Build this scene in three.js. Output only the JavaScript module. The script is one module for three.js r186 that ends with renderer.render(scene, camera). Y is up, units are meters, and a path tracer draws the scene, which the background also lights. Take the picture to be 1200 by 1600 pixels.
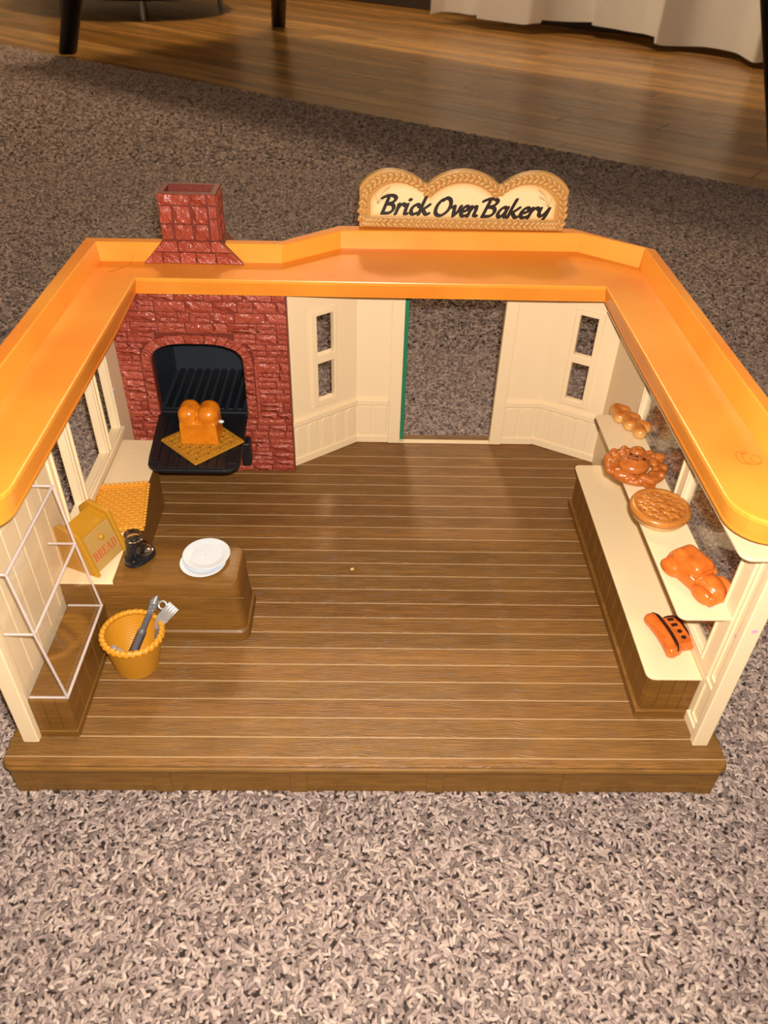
import * as THREE from 'three';
import { RoundedBoxGeometry } from 'three/addons/geometries/RoundedBoxGeometry.js';
import { mergeGeometries, mergeVertices, toCreasedNormals } from 'three/addons/utils/BufferGeometryUtils.js';
import { MarchingCubes } from 'three/addons/objects/MarchingCubes.js';

// ------------------------------------------------------------ camera, lights, exposure
const scene = new THREE.Scene();
scene.background = new THREE.Color(0x050403);
const camera = new THREE.PerspectiveCamera(66.21, 1200 / 1600, 0.02, 30);
camera.rotation.order = 'YXZ';
camera.rotation.set(THREE.MathUtils.degToRad(-38.909), THREE.MathUtils.degToRad(-1.821), THREE.MathUtils.degToRad(1.868));
camera.position.set(-0.0043, 0.407, 0.2499);
camera.updateMatrixWorld(true);
camera.focus = 0.56;
camera.userData.fStop = 16;
const renderer = new THREE.WebGLRenderer({ antialias: true });
renderer.toneMapping = THREE.LinearToneMapping;
renderer.toneMappingExposure = 1.0;
renderer.shadowMap.enabled = true;

// the phone's flash, beside its lens
const flash = new THREE.SpotLight(new THREE.Color(1.0, 0.92, 0.82), 1.38, 0, THREE.MathUtils.degToRad(62), 0.55, 2);
flash.position.copy(new THREE.Vector3(0.008, 0.014, 0.004).applyMatrix4(camera.matrixWorld));
flash.target.position.copy(new THREE.Vector3(0, -0.03, -1).applyMatrix4(camera.matrixWorld));
flash.castShadow = true; flash.shadow.radius = 0.2;
scene.add(flash, flash.target);
const LAMP_POWER = 9.8, LAMP_COLOR = new THREE.Color(1.0, 0.77, 0.50);

// ------------------------------------------------------------ small helpers (all shapes are written in millimetres)
function rng(seed) { let a = seed >>> 0; return () => { a = (a + 0x6d2b79f5) | 0; let t = Math.imul(a ^ (a >>> 15), 1 | a); t = (t + Math.imul(t ^ (t >>> 7), 61 | t)) ^ t; return ((t ^ (t >>> 14)) >>> 0) / 4294967296; }; }
const V = (x, y, z) => new THREE.Vector3(x, y, z);
const R = THREE.MathUtils.degToRad;
function norm(g, keepUv = true) {                    // non-indexed with position, normal, uv (and colour if there is one)
  let h = g.index ? g.toNonIndexed() : g;
  if (!h.attributes.normal) h.computeVertexNormals();
  for (const k of Object.keys(h.attributes)) if (!['position', 'normal', 'uv', 'color'].includes(k)) h.deleteAttribute(k);
  if (!h.attributes.uv || !keepUv) boxUv(h);
  return h;
}
function boxUv(g) {                                  // uv in metres from the position in millimetres
  const p = g.attributes.position, n = g.attributes.normal, uv = new Float32Array(p.count * 2);
  for (let i = 0; i < p.count; i += 3) {
    let ax = 0, ay = 0, az = 0;
    for (let k = 0; k < 3 && i + k < p.count; k++) { ax += Math.abs(n.getX(i + k)); ay += Math.abs(n.getY(i + k)); az += Math.abs(n.getZ(i + k)); }
    for (let k = 0; k < 3 && i + k < p.count; k++) {
      const x = p.getX(i + k), y = p.getY(i + k), z = p.getZ(i + k);
      const [u, v] = ay >= ax && ay >= az ? [x, -z] : ax >= az ? [z, y] : [x, y];
      uv[(i + k) * 2] = u / 1000; uv[(i + k) * 2 + 1] = v / 1000;
    }
  }
  g.setAttribute('uv', new THREE.BufferAttribute(uv, 2));
  return g;
}
function merge(list) { const l = list.map((g) => norm(g)); return l.length === 1 ? l[0] : mergeGeometries(l); }
const used = new Map();
function numbered(name) { const k = used.get(name) ?? 0; used.set(name, k + 1); return k ? name + '_' + String(k).padStart(3, '0') : name; }
// one named mesh; geometry in millimetres, unless it is a ready (shared) geometry in metres
function mesh(name, geometry, material, parent, { uv = 'box', label, kind, ready = false } = {}) {
  let g = geometry;
  if (!ready) {
    g = Array.isArray(geometry) ? merge(geometry) : norm(geometry);
    if (uv === 'box') boxUv(g);
    g = g.clone(); g.scale(0.001, 0.001, 0.001);
  }
  const m = new THREE.Mesh(g, material);
  m.name = numbered(name); m.castShadow = m.receiveShadow = true;
  if (label) m.userData.label = label;
  if (kind) m.userData.kind = kind;
  (parent ?? scene).add(m);
  return m;
}
function thing(name, label, category, [x, y, z] = [0, 0, 0], turn = 0, group) {
  const o = new THREE.Group(); o.name = numbered(name); o.position.set(x / 1000, y / 1000, z / 1000); o.rotation.y = turn;
  o.userData = { label, category }; if (group) o.userData.group = group;
  scene.add(o); return o;
}
const box = (x0, x1, y0, y1, z0, z1) => { const g = new THREE.BoxGeometry(x1 - x0, y1 - y0, z1 - z0); g.translate((x0 + x1) / 2, (y0 + y1) / 2, (z0 + z1) / 2); return g; };
const rbox = (x0, x1, y0, y1, z0, z1, r = 0.5, s = 1) => { const g = new RoundedBoxGeometry(x1 - x0, y1 - y0, z1 - z0, s, r); g.translate((x0 + x1) / 2, (y0 + y1) / 2, (z0 + z1) / 2); return g; };
function poly(points, holes = []) {
  const s = new THREE.Shape(points.map(([x, y]) => new THREE.Vector2(x, y)));
  for (const h of holes) s.holes.push(new THREE.Path(h.map(([x, y]) => new THREE.Vector2(x, y))));
  return s;
}
// an outline in x, y pushed from z0 to z1, with a bevel
function exXY(shape, z0, z1, b = 0, seg = 2, cs = 12) {
  const g = new THREE.ExtrudeGeometry(shape, { depth: z1 - z0 - 2 * b, bevelEnabled: b > 0, bevelThickness: b, bevelSize: b, bevelOffset: -b, bevelSegments: seg, curveSegments: cs });
  g.translate(0, 0, z0 + b); return g;
}
// an outline in plan (x, z) pushed up from y0 to y1
function exXZ(points, y0, y1, b = 0, holes = [], seg = 2) {
  const f = (l) => l.map(([x, z]) => [x, -z]);
  const g = exXY(poly(f(points), holes.map(f)), y0, y1, b, seg); g.rotateX(-Math.PI / 2); return g;
}
const rect = (x0, x1, y0, y1) => [[x0, y0], [x1, y0], [x1, y1], [x0, y1]];
function roundRect(x0, x1, y0, y1, r, n = 5) {       // r: one radius, or four (from x0 y0 round)
  const rs = Array.isArray(r) ? r : [r, r, r, r], out = [];
  [[x0, y0, 1, 1, 180], [x1, y0, -1, 1, 270], [x1, y1, -1, -1, 0], [x0, y1, 1, -1, 90]].forEach(([cx, cy, sx, sy, a], i) => {
    const q = rs[i];
    if (!q) return void out.push([cx, cy]);
    for (let k = 0; k <= n; k++) { const t = R(a + 90 * k / n); out.push([cx + sx * q + q * Math.cos(t), cy + sy * q + q * Math.sin(t)]); }
  });
  return out;
}
// stacked closed rings of equal length joined to one skin, capped at both ends
function loft(rings) {
  const n = rings[0].length, pos = [], idx = [];
  rings.forEach((r) => r.forEach((p) => pos.push(p[0], p[1], p[2])));
  for (let i = 0; i + 1 < rings.length; i++) for (let k = 0; k < n; k++) { const a = i * n + k, b = i * n + (k + 1) % n, c = a + n, d = b + n; idx.push(a, b, d, a, d, c); }
  for (const [i, flip] of [[0, 1], [rings.length - 1, 0]]) {
    const c = pos.length / 3; let x = 0, y = 0, z = 0; rings[i].forEach((p) => { x += p[0] / n; y += p[1] / n; z += p[2] / n; });
    pos.push(x, y, z);
    for (let k = 0; k < n; k++) { const a = i * n + k, b = i * n + (k + 1) % n; flip ? idx.push(c, b, a) : idx.push(c, a, b); }
  }
  const g = new THREE.BufferGeometry(); g.setAttribute('position', new THREE.Float32BufferAttribute(pos, 3)); g.setIndex(idx);
  return toCreasedNormals(g, R(38));
}
const tube = (pts, r, n = 24, m = 8, closed = false) => new THREE.TubeGeometry(new THREE.CatmullRomCurve3(pts.map((p) => p.isVector3 ? p : V(...p)), closed), n, r, m, closed);
function bar(a, b, r0, r1 = r0, n = 12) {
  const d = V(...b).sub(V(...a)), g = new THREE.CylinderGeometry(r1, r0, d.length(), n);
  g.applyQuaternion(new THREE.Quaternion().setFromUnitVectors(V(0, 1, 0), d.clone().normalize()));
  g.translate((a[0] + b[0]) / 2, (a[1] + b[1]) / 2, (a[2] + b[2]) / 2); return g;
}
function ball(x, y, z, rx, ry = rx, rz = rx, n = 16, m = 10, e) { const g = new THREE.SphereGeometry(1, n, m); g.scale(rx, ry, rz); if (e) g.applyQuaternion(new THREE.Quaternion().setFromEuler(new THREE.Euler(...e))); g.translate(x, y, z); return g; }
const lathe = (pts, n = 40) => new THREE.LatheGeometry(pts.map(([x, y]) => new THREE.Vector2(x, y)), n);
// signed distance shapes, joined smoothly and meshed
const smin = (a, b, k) => { const h = Math.max(k - Math.abs(a - b), 0) / k; return Math.min(a, b) - h * h * k / 4; };
const sEll = (p, c, r) => { const x = (p[0] - c[0]) / r[0], y = (p[1] - c[1]) / r[1], z = (p[2] - c[2]) / r[2]; return (Math.sqrt(x * x + y * y + z * z) - 1) * Math.min(r[0], r[1], r[2]); };
function sCap(p, a, b, r0, r1 = r0) {
  const bx = b[0] - a[0], by = b[1] - a[1], bz = b[2] - a[2], px = p[0] - a[0], py = p[1] - a[1], pz = p[2] - a[2];
  const t = Math.min(1, Math.max(0, (px * bx + py * by + pz * bz) / (bx * bx + by * by + bz * bz)));
  return Math.hypot(px - t * bx, py - t * by, pz - t * bz) - (r0 + (r1 - r0) * t);
}
const sBox = (p, c, h, r) => { const q = [0, 1, 2].map((i) => Math.abs(p[i] - c[i]) - h[i] + r); return Math.hypot(Math.max(q[0], 0), Math.max(q[1], 0), Math.max(q[2], 0)) + Math.min(Math.max(q[0], q[1], q[2]), 0) - r; };
function sdf(f, c, half, res) {
  const mc = new MarchingCubes(res, new THREE.MeshStandardMaterial(), false, false, 120000); mc.isolation = 0;
  const hs = res / 2, at = (i) => (i - hs) / hs * half;
  for (let z = 0; z < res; z++) for (let y = 0; y < res; y++) for (let x = 0; x < res; x++) mc.field[x + y * res + z * res * res] = -f([c[0] + at(x), c[1] + at(y), c[2] + at(z)]);
  mc.update();
  const n = mc.count, src = mc.positionArray, pos = new Float32Array(n * 3), nor = new Float32Array(n * 3);
  for (let i = 0; i < n; i++) {
    const p = [0, 1, 2].map((k) => c[k] + src[i * 3 + k] * half); pos.set(p, i * 3);
    const e = half / res * 0.6, g = [0, 1, 2].map((k) => { const a = [...p], b = [...p]; a[k] += e; b[k] -= e; return f(a) - f(b); }), l = Math.hypot(...g) || 1;
    nor.set(g.map((v) => v / l), i * 3);
  }
  const g = new THREE.BufferGeometry(); g.setAttribute('position', new THREE.BufferAttribute(pos, 3)); g.setAttribute('normal', new THREE.BufferAttribute(nor, 3));
  // face order to agree with the normals
  const a = V(), b = V(), d = V(), q = V();
  for (let i = 0; i < n; i += 3) {
    a.fromArray(pos, i * 3); b.fromArray(pos, i * 3 + 3); d.fromArray(pos, i * 3 + 6); q.fromArray(nor, i * 3);
    if (b.clone().sub(a).cross(d.clone().sub(a)).dot(q) < 0) for (const arr of [pos, nor]) for (let k = 0; k < 3; k++) { const t = arr[i * 3 + 3 + k]; arr[i * 3 + 3 + k] = arr[i * 3 + 6 + k]; arr[i * 3 + 6 + k] = t; }
  }
  return boxUv(g);
}
function paint(g, f) {                               // vertex colours that belong to the thing (baked crust darker than crumb)
  const h = norm(g), p = h.attributes.position, n = h.attributes.normal, c = new Float32Array(p.count * 3);
  for (let i = 0; i < p.count; i++) c.set(f(p.getX(i), p.getY(i), p.getZ(i), n.getY(i)), i * 3);
  h.setAttribute('color', new THREE.BufferAttribute(c, 3)); return h;
}

// ------------------------------------------------------------ textures and materials
function tileNoise(seed) {
  const r = rng(seed), T = new Float32Array(65536); for (let i = 0; i < 65536; i++) T[i] = r();
  return (x, y, px, py) => {
    const xi = Math.floor(x), yi = Math.floor(y), fx = x - xi, fy = y - yi, s = (t) => t * t * (3 - 2 * t);
    const g = (i, j) => T[((((i % px) + px) % px) * 131 + (((j % py) + py) % py) * 2579) & 65535];
    const a = g(xi, yi), b = g(xi + 1, yi), c = g(xi, yi + 1), d = g(xi + 1, yi + 1), u = s(fx), v = s(fy);
    return a + (b - a) * u + (c - a) * v + (a - b - c + d) * u * v;
  };
}
function tex(w, h, f, size, { color = false, sizeY = size } = {}) {   // f(u, v) in 0..1 -> number or [r, g, b]
  const d = new Uint8Array(w * h * 4);
  for (let y = 0; y < h; y++) for (let x = 0; x < w; x++) {
    const v = f(x / w, y / h), q = typeof v === 'number' ? [v, v, v] : v, o = (y * w + x) * 4;
    for (let k = 0; k < 3; k++) d[o + k] = Math.max(0, Math.min(255, q[k] * 255)); d[o + 3] = 255;
  }
  const t = new THREE.DataTexture(d, w, h); t.wrapS = t.wrapT = THREE.RepeatWrapping; t.magFilter = THREE.LinearFilter; t.minFilter = THREE.LinearMipmapLinearFilter; t.generateMipmaps = true;
  t.repeat.set(1 / size, 1 / sizeY); if (color) t.colorSpace = THREE.SRGBColorSpace; t.needsUpdate = true; return t;
}
const nA = tileNoise(1), nB = tileNoise(2), nC = tileNoise(3);
const fbm = (n, u, v, fx, fy, o = 4) => { let s = 0, a = 0.5, t = 0; for (let i = 0; i < o; i++) { s += a * n(u * fx, v * fy, fx, fy); t += a; a /= 2; fx *= 2; fy *= 2; } return s / t; };
const T = {};
T.fine = tex(256, 256, (u, v) => fbm(nA, u, v, 24, 24, 3), 0.03);
T.smudge = tex(256, 256, (u, v) => 0.75 + 0.5 * (fbm(nB, u, v, 4, 4, 4) - 0.5), 0.09);
T.grain = tex(1024, 256, (u, v) => { const w = 0.05 * Math.sin(u * 12.566) + 0.12 * fbm(nC, u, v, 6, 3, 3); const s = fbm(nA, u, v + w, 7, 60, 3); return 0.3 + 0.7 * Math.pow(s, 1.3); }, 0.09, { sizeY: 0.022 });
T.plankTone = tex(512, 128, (u, v) => { const s = 0.9 + 0.3 * (fbm(nA, u, v, 10, 64, 3) - 0.5) + 0.14 * (fbm(nB, u, v, 9, 5, 4) - 0.5); return [s, s, s]; }, 0.16, { sizeY: 0.04, color: true });
T.rough = tex(256, 256, (u, v) => { const a = fbm(nA, u, v, 7, 6, 3), b = fbm(nB, u, v, 22, 18, 2); return Math.min(1, Math.max(0, 1.5 * a - 0.2 + 0.35 * (b - 0.5))); }, 0.022);
T.brickTone = tex(256, 256, (u, v) => { const s = 0.9 + 0.25 * (fbm(nB, u, v, 5, 5, 4) - 0.5); return [s, s, s]; }, 0.08, { color: true });
T.roofTone = tex(256, 256, (u, v) => { const s = fbm(nB, u, v, 3, 3, 4) - 0.5; return [0.97 + 0.08 * s, 0.93 + 0.32 * s, 0.85 + 0.5 * s]; }, 0.21, { color: true });
T.bread = tex(256, 256, (u, v) => { const s = fbm(nC, u, v, 6, 6, 4) - 0.5; return [0.95 + 0.2 * s, 0.92 + 0.35 * s, 0.9 + 0.4 * s]; }, 0.03, { color: true });
T.rug = tex(512, 512, (u, v) => { const s = fbm(nA, u, v, 64, 64, 3), q = fbm(nB, u, v, 6, 6, 3); const k = 0.35 + 0.9 * s * s + 0.25 * (q - 0.5); return [k, k * 0.93, k * 0.9]; }, 0.16, { color: true });
T.oak = tex(512, 256, (u, v) => { const s = fbm(nA, u, v, 4, 50, 4), q = fbm(nC, u, v, 3, 9, 3); const k = 0.72 + 0.3 * (s - 0.5) + 0.35 * (q - 0.5); return [k * 1.08, k, k * 0.9]; }, 0.9, { sizeY: 0.25, color: true });
T.weaveRows = tex(64, 64, (u, v) => 0.5 + 0.5 * Math.sin(v * 6.2832) * (0.85 + 0.15 * Math.sin(u * 6.2832)), 0.0016, { sizeY: 0.0016 });

const S = (hex) => new THREE.Color(hex);
const std = (color, o = {}) => new THREE.MeshPhysicalMaterial({ color: S(color), roughness: 0.5, ...o });
const plastic = (color, o = {}) => std(color, { roughness: 0.42, bumpMap: T.fine, bumpScale: 0.00004, ...o });
const M = {
  cream: plastic(0xecd3ab, { roughness: 0.5 }),
  creamTop: plastic(0xebd2a8, { roughness: 0.38 }),
  orange: plastic(0xf7a03c, { roughness: 0.32, map: T.roofTone }),
  brown: plastic(0x82571f, { roughness: 0.46, map: T.plankTone }),
  seam_highlight: std(0xb5946a, { roughness: 0.5 }),  // paler than the planks: edge highlight put into the colour
  brownLip: plastic(0x875d24, { roughness: 0.42, map: T.plankTone }),
  planks: [0x8c5f29, 0x875b28, 0x91632d, 0x895f2b, 0x845826].map((c) => std(c, { roughness: 0.46, map: T.plankTone, bumpMap: T.grain, bumpScale: 0.00065 })),
  brick: [0xa44a38, 0x9d4432, 0xaa503e].map((c) => std(c, { roughness: 0.33, bumpMap: T.rough, bumpScale: 0.0013 })),
  mortar: std(0x7c3324, { roughness: 0.45, map: T.brickTone, bumpMap: T.fine, bumpScale: 0.0002 }),
  black: std(0x121418, { roughness: 0.45, bumpMap: T.smudge, bumpScale: 0.0001 }),
  chamber: std(0x262c35, { roughness: 0.42 }),
  green: plastic(0x1f7a55),
  clear: std(0xffffff, { roughness: 0.05, transmission: 1, thickness: 0, ior: 1.46 }),
  clearCase: std(0xffffff, { roughness: 0.04, transmission: 1, thickness: 0, ior: 1.25 }),
  clearEdge: std(0xf3eae6, { roughness: 0.2, transmission: 0.6, thickness: 0, ior: 1.46 }),
  clearSolid: std(0xffffff, { roughness: 0.05, transmission: 1, thickness: 0.002, ior: 1.46 }),
  basket: plastic(0xc98a22, { roughness: 0.36 }),
  basketRows: std(0xc4851f, { roughness: 0.4, bumpMap: T.weaveRows, bumpScale: 0.0002 }),
  mat: plastic(0xb07a22, { roughness: 0.34 }),
  tray: plastic(0xd9952f, { roughness: 0.35 }),
  mustard: plastic(0xb47f1c, { roughness: 0.42 }),
  mustardDusty: plastic(0xb08a48, { roughness: 0.6 }),
  white: plastic(0xcdd3da, { roughness: 0.3 }),
  steel: std(0x8f9296, { roughness: 0.33, metalness: 0.55 }),
  steelDark: std(0x6a6b70, { roughness: 0.4, metalness: 0.4 }),
  silver: std(0xd0d0cf, { roughness: 0.25, metalness: 0.7 }),
  navy: std(0x14181d, { roughness: 0.16, clearcoat: 0.5 }),
  loaf: std(0xdc8218, { roughness: 0.3, map: T.bread }),
  glaze: std(0xb9692d, { roughness: 0.24, map: T.bread, bumpMap: T.smudge, bumpScale: 0.0004 }),
  glazeCar: std(0xd4702a, { roughness: 0.2, map: T.bread }),
  crust: new THREE.MeshPhysicalMaterial({ vertexColors: true, roughness: 0.26, map: T.bread }),
  choc: std(0x33130f, { roughness: 0.35 }),
  tan: plastic(0xc08e4c, { roughness: 0.42 }),
  tanLight: plastic(0xc69655, { roughness: 0.4 }),
  tableBlack: std(0x070605, { roughness: 0.4 }),
  rug: std(0x5b4b44, { roughness: 0.95, map: T.rug, bumpMap: T.rug, bumpScale: 0.003 }),
  tuft: std(0xffffff, { roughness: 0.9 }),
  oak: [0xb58c50, 0xc29a5c, 0xaa8246, 0xcfa668, 0xba9256].map((c) => std(c, { roughness: 0.26, map: T.oak, bumpMap: T.smudge, bumpScale: 0.0001 })),
  wallPaint: std(0xc4bcae, { roughness: 0.9 }),
  ceiling: std(0xd8d2c6, { roughness: 0.95 }),
  base: std(0x3a3029, { roughness: 0.7 }),
  curtain: std(0xfdfcfc, { roughness: 0.9, transmission: 0.15, thickness: 0 }),
  pink: std(0xd9a3c4, { roughness: 0.5 }),
};

// ------------------------------------------------------------ the room round the toy (aligned with the rug's and the table's length)
const RUG = -7, RS = 1.0172;                          // the rug's surface, below the toy floor's datum
const ROOM_TURN = -R(37.2), cd = Math.cos(R(37.2)), sd = Math.sin(R(37.2));
const RX = 139.7, RZ = -2055;
const roomPoint = (d, n, y = 0) => [RX + d * cd + n * sd, y, RZ + d * sd - n * cd];        // d along the table, n across towards the window
function roomThing(o) { o.position.set(RX / 1000, 0, RZ / 1000); o.rotation.y = ROOM_TURN; return o; }   // local x = d, local z = -n
function structure(name, g, m) { const o = mesh(name, g, m); o.userData.kind = 'structure'; return roomThing(o); }
const D0 = -3600, D1 = 2700, N0 = -3400, N1 = 1285, FY = RUG - 8;
const floor = structure('floor', box(D0, D1, FY - 60, FY - 12, -N1, -N0), M.base);
{
  const r = rng(11), W = 82;
  for (let i = 0, n = N1; n > -480; i++, n -= W) {
    let d = -3300 + r() * 900;
    while (d < 1800) {
      const L = 700 + r() * 900, e = Math.min(d + L, 1850);
      mesh('plank', rbox(d + 0.6, e - 0.6, FY - 12, FY - 0.3 * r(), -n + 0.5, -n + W - 0.5, 0.8), M.oak[Math.floor(r() * 5)], floor);
      d = e;
    }
  }
  mesh('subfloor', box(D0, D1, FY - 12, FY - 1, 480 + W, -N0), M.oak[0], floor);
}
structure('wall_back', box(D0 - 100, D1 + 100, FY - 60, 2500, -N1 - 100, -N1), M.wallPaint);
structure('wall_front', box(D0 - 100, D1 + 100, FY - 60, 2500, -N0, -N0 + 100), M.wallPaint);
structure('wall_left', box(D0 - 100, D0, FY - 60, 2500, -N1, -N0), M.wallPaint);
structure('wall_right', box(D1, D1 + 100, FY - 60, 2500, -N1, -N0), M.wallPaint);
structure('ceiling', box(D0 - 100, D1 + 100, 2500, 2600, -N1 - 100, -N0 + 100), M.ceiling);
structure('baseboard_back', [rbox(D0, D1, FY, 90, -N1, -N1 + 14, 3)], M.base);

{ // ceiling lamp: a flush round fitting with its light
  const [lx, , lz] = roomPoint(-555, 330);
  const t = thing('ceiling_lamp', 'round warm white ceiling lamp mounted flush above the black table', 'lamp', [lx, 2500, lz]);
  mesh('lamp_base', lathe([[0, 0], [150, 0], [150, -22], [140, -26], [0, -26]].reverse()), M.ceiling, t);
  mesh('diffuser', lathe([[0, -78], [60, -74], [110, -58], [132, -26]], 32), new THREE.MeshStandardMaterial({ color: 0xffffff, emissive: LAMP_COLOR, emissiveIntensity: 4, roughness: 0.6 }), t);
  const l = new THREE.PointLight(LAMP_COLOR, LAMP_POWER, 0, 2); l.position.set(0, -0.14, 0); l.castShadow = true; l.shadow.radius = 7; t.add(l);
}
{ // dining table
  const t = thing('dining_table', 'long black dining table with splayed tapered legs on the rug', 'table'); roomThing(t);
  mesh('tabletop', rbox(-800, 800, 722, 748, -340, 340, 6, 2), M.tableBlack, t);
  for (const [sx, sz] of [[-1, 1], [1, 1], [-1, -1], [1, -1]]) {
    const y = sz > 0 ? RUG + 2.6 : FY, n = (sz > 0 ? 392 : 480) * RS, d = (sx < 0 ? (sz > 0 ? 942 : 948) : 1000) * RS;
    const ring = (u, q) => Array.from({ length: 24 }, (_, k) => { const a = -k / 24 * 6.2832; return [sx * (d + (724 - d) * u) + q * Math.cos(a), y + (722 - y) * u, sz * (n + (292 - n) * u) + q * Math.sin(a)]; });
    mesh('leg', loft([ring(0, 23), ring(0.006, 25), ring(1, 40)]), M.tableBlack, t);
  }
}
{ // curtain
  const line = [[-577, 878], [-566, 950], [-520, 992], [-470, 996], [-436, 985], [-431, 962], [-330, 985], [-240, 972], [-222, 985], [-212, 1053], [-130, 1105], [-60, 1120], [-38, 1082], [60, 1085], [150, 1050], [226, 980], [244, 985], [300, 1036], [364, 1046], [480, 1004], [560, 905], [592, 925], [700, 1060], [790, 1040], [900, 930], [1000, 1050], [1100, 940]];
  const c = new THREE.CatmullRomCurve3(line.map(([d, n]) => V(d * RS, 0, n * RS)), false, 'catmullrom', 0.3), N = 220, H = 14, pos = [], idx = [];
  for (let j = 0; j <= H; j++) for (let i = 0; i <= N; i++) {
    const p = c.getPoint(i / N), e = p.x / RS, hem = e < -434 ? 24 : e < -216 ? 16 : e < -45 ? 26 : e < 222 ? 22 : e < 700 ? 4 : 14, y = hem + (2150 - 24) * Math.pow(j / H, 2), k = Math.min(1, y / 2150);
    pos.push(p.x + 8 * Math.sin(y / 180 + i * 0.1) * k, y + (j === 0 ? 3 * Math.sin(i * 0.21) : 0), -(p.z + (1060 - p.z) * 0.35 * k));
  }
  for (let j = 0; j < H; j++) for (let i = 0; i < N; i++) { const a = j * (N + 1) + i, b = a + 1, e = a + N + 1, f = e + 1; idx.push(a, b, f, a, f, e); }
  const g = new THREE.BufferGeometry(); g.setAttribute('position', new THREE.Float32BufferAttribute(pos, 3)); g.setIndex(idx); g.computeVertexNormals();
  const o = mesh('curtain', g, M.curtain); roomThing(o);
  Object.assign(o.userData, { label: 'long white curtain in soft folds hanging just above the wood floor', category: 'curtain' });
}
{ // low black seat with pale metal feet, beyond the table's end
  const t = thing('pouf', 'low round black seat on pale metal feet beyond the table', 'pouf'); roomThing(t);
  t.position.set(...roomPoint(-1610, 420, FY).map((v) => v / 1000));
  mesh('seat', lathe([[0, 62], [330, 62], [352, 78], [360, 120], [356, 330], [335, 372], [0, 380]], 48), M.tableBlack, t);
  for (let k = 0; k < 4; k++) { const a = R(40 + 90 * k); mesh('foot', bar([300 * Math.cos(a), 0.2, 300 * Math.sin(a)], [292 * Math.cos(a), 64, 292 * Math.sin(a)], 9, 12), M.steel, t); }
}

// ------------------------------------------------------------ the rug
const rugTurn = R(-34.9);
const rug = thing('area_rug', 'mottled brown and beige looped pile rug under the toy bakery', 'rug', [0, 0, 0], rugTurn);
rug.position.y = RUG / 1000;
// its far edge runs through (-120, -1768)
const rc = Math.cos(R(34.9)), rs = Math.sin(R(34.9)), rugN = -120 * rs + 1768 * rc;
mesh('backing', rbox(-2300, 1500, -7.8, -2.4, -rugN, 1100, 2), M.rug, rug);
{
  // one twisted loop of yarn
  const shape = (bend, len, r0) => {
    const c = new THREE.CatmullRomCurve3([V(-len / 2, -1.3, 0), V(-len * 0.3, -0.1, bend * 0.4), V(0, 0.25, bend), V(len * 0.3, 0, bend * 0.5), V(len / 2, -1.1, -bend * 0.3)]);
    const g = new THREE.TubeGeometry(c, 6, r0, 5, false); g.scale(0.001, 0.0007, 0.001); return g;
  };
  const variants = [shape(0.2, 4.0, 1.0), shape(-0.4, 3.4, 1.12), shape(0.5, 4.6, 0.9)];
  const r = rng(77), lists = [[], [], []], p = new THREE.Vector3(), inv = camera.matrixWorldInverse.copy(camera.matrixWorld).invert(), fpx = 1226.9;
  const tones = [0xa59187, 0x96827a, 0xb4a196, 0x897770, 0x796862, 0xab978b, 0x6f5f59, 0x9d8982].map((h) => S(h));
  const zone = (z0, z1, step) => {
    for (let z = z0; z > z1; z -= step) {
      const half = (0.6 + Math.max(0, -z / 1000) * 0.95) * 1000;
      for (let x = -half; x < half; x += step) {
        const jx = x + (r() - 0.5) * step * 1.5, jz = z + (r() - 0.5) * step * 1.5, zz = jz;
        if (jx > -199 && jx < 199 && zz < -5 && zz > -331) continue;
        const nn = jx * rs - zz * rc;                             // distance towards the rug's far edge
        if (nn > rugN - 3) continue;
        p.set(jx / 1000, RUG / 1000, zz / 1000).applyMatrix4(inv);
        const u = fpx * p.x / -p.z, v = fpx * p.y / -p.z;
        if (p.z > -0.02 || Math.abs(u) > 900 || v < -1050 || v > 900) continue;
        lists[Math.floor(r() * 3)].push([jx, zz, step]);
      }
    }
  };
  zone(170, -560, 2.1); zone(-560, -1250, 3.4); zone(-1250, -2750, 5.6);
  const q = new THREE.Quaternion(), e = new THREE.Euler(), m4 = new THREE.Matrix4(), col = new THREE.Color(), back = new THREE.Matrix4().makeRotationY(-rugTurn);
  lists.forEach((l, i) => {
    const im = new THREE.InstancedMesh(variants[i], M.tuft, l.length); im.name = numbered('pile'); im.userData.kind = 'stuff'; im.castShadow = im.receiveShadow = true;
    l.forEach(([x, z, step], k) => {
      const s = (step < 3 ? 1 : step < 4 ? 1.35 : 2) * (0.75 + 0.5 * r());
      e.set((r() - 0.5) * 1.1, r() * 6.2832, (r() - 0.5) * 0.9); q.setFromEuler(e);
      m4.compose(V(x / 1000, (-2.0 + r() * 1.2) / 1000, z / 1000), q, V(s, s, s)).premultiply(back);
      im.setMatrixAt(k, m4);
      col.copy(tones[Math.floor(r() * tones.length)]).multiplyScalar(0.82 + 0.34 * r()); im.setColorAt(k, col);
    });
    rug.add(im);
  });
}

// ------------------------------------------------------------ the toy bakery: base, walls, oven, roof, built-in counters
const F = 21.5;                                       // its floor above the rug
const toy = thing('toy_bakery', 'open-fronted toy bakery house with orange roof, cream walls and brown plank floor', 'toy house');

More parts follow.
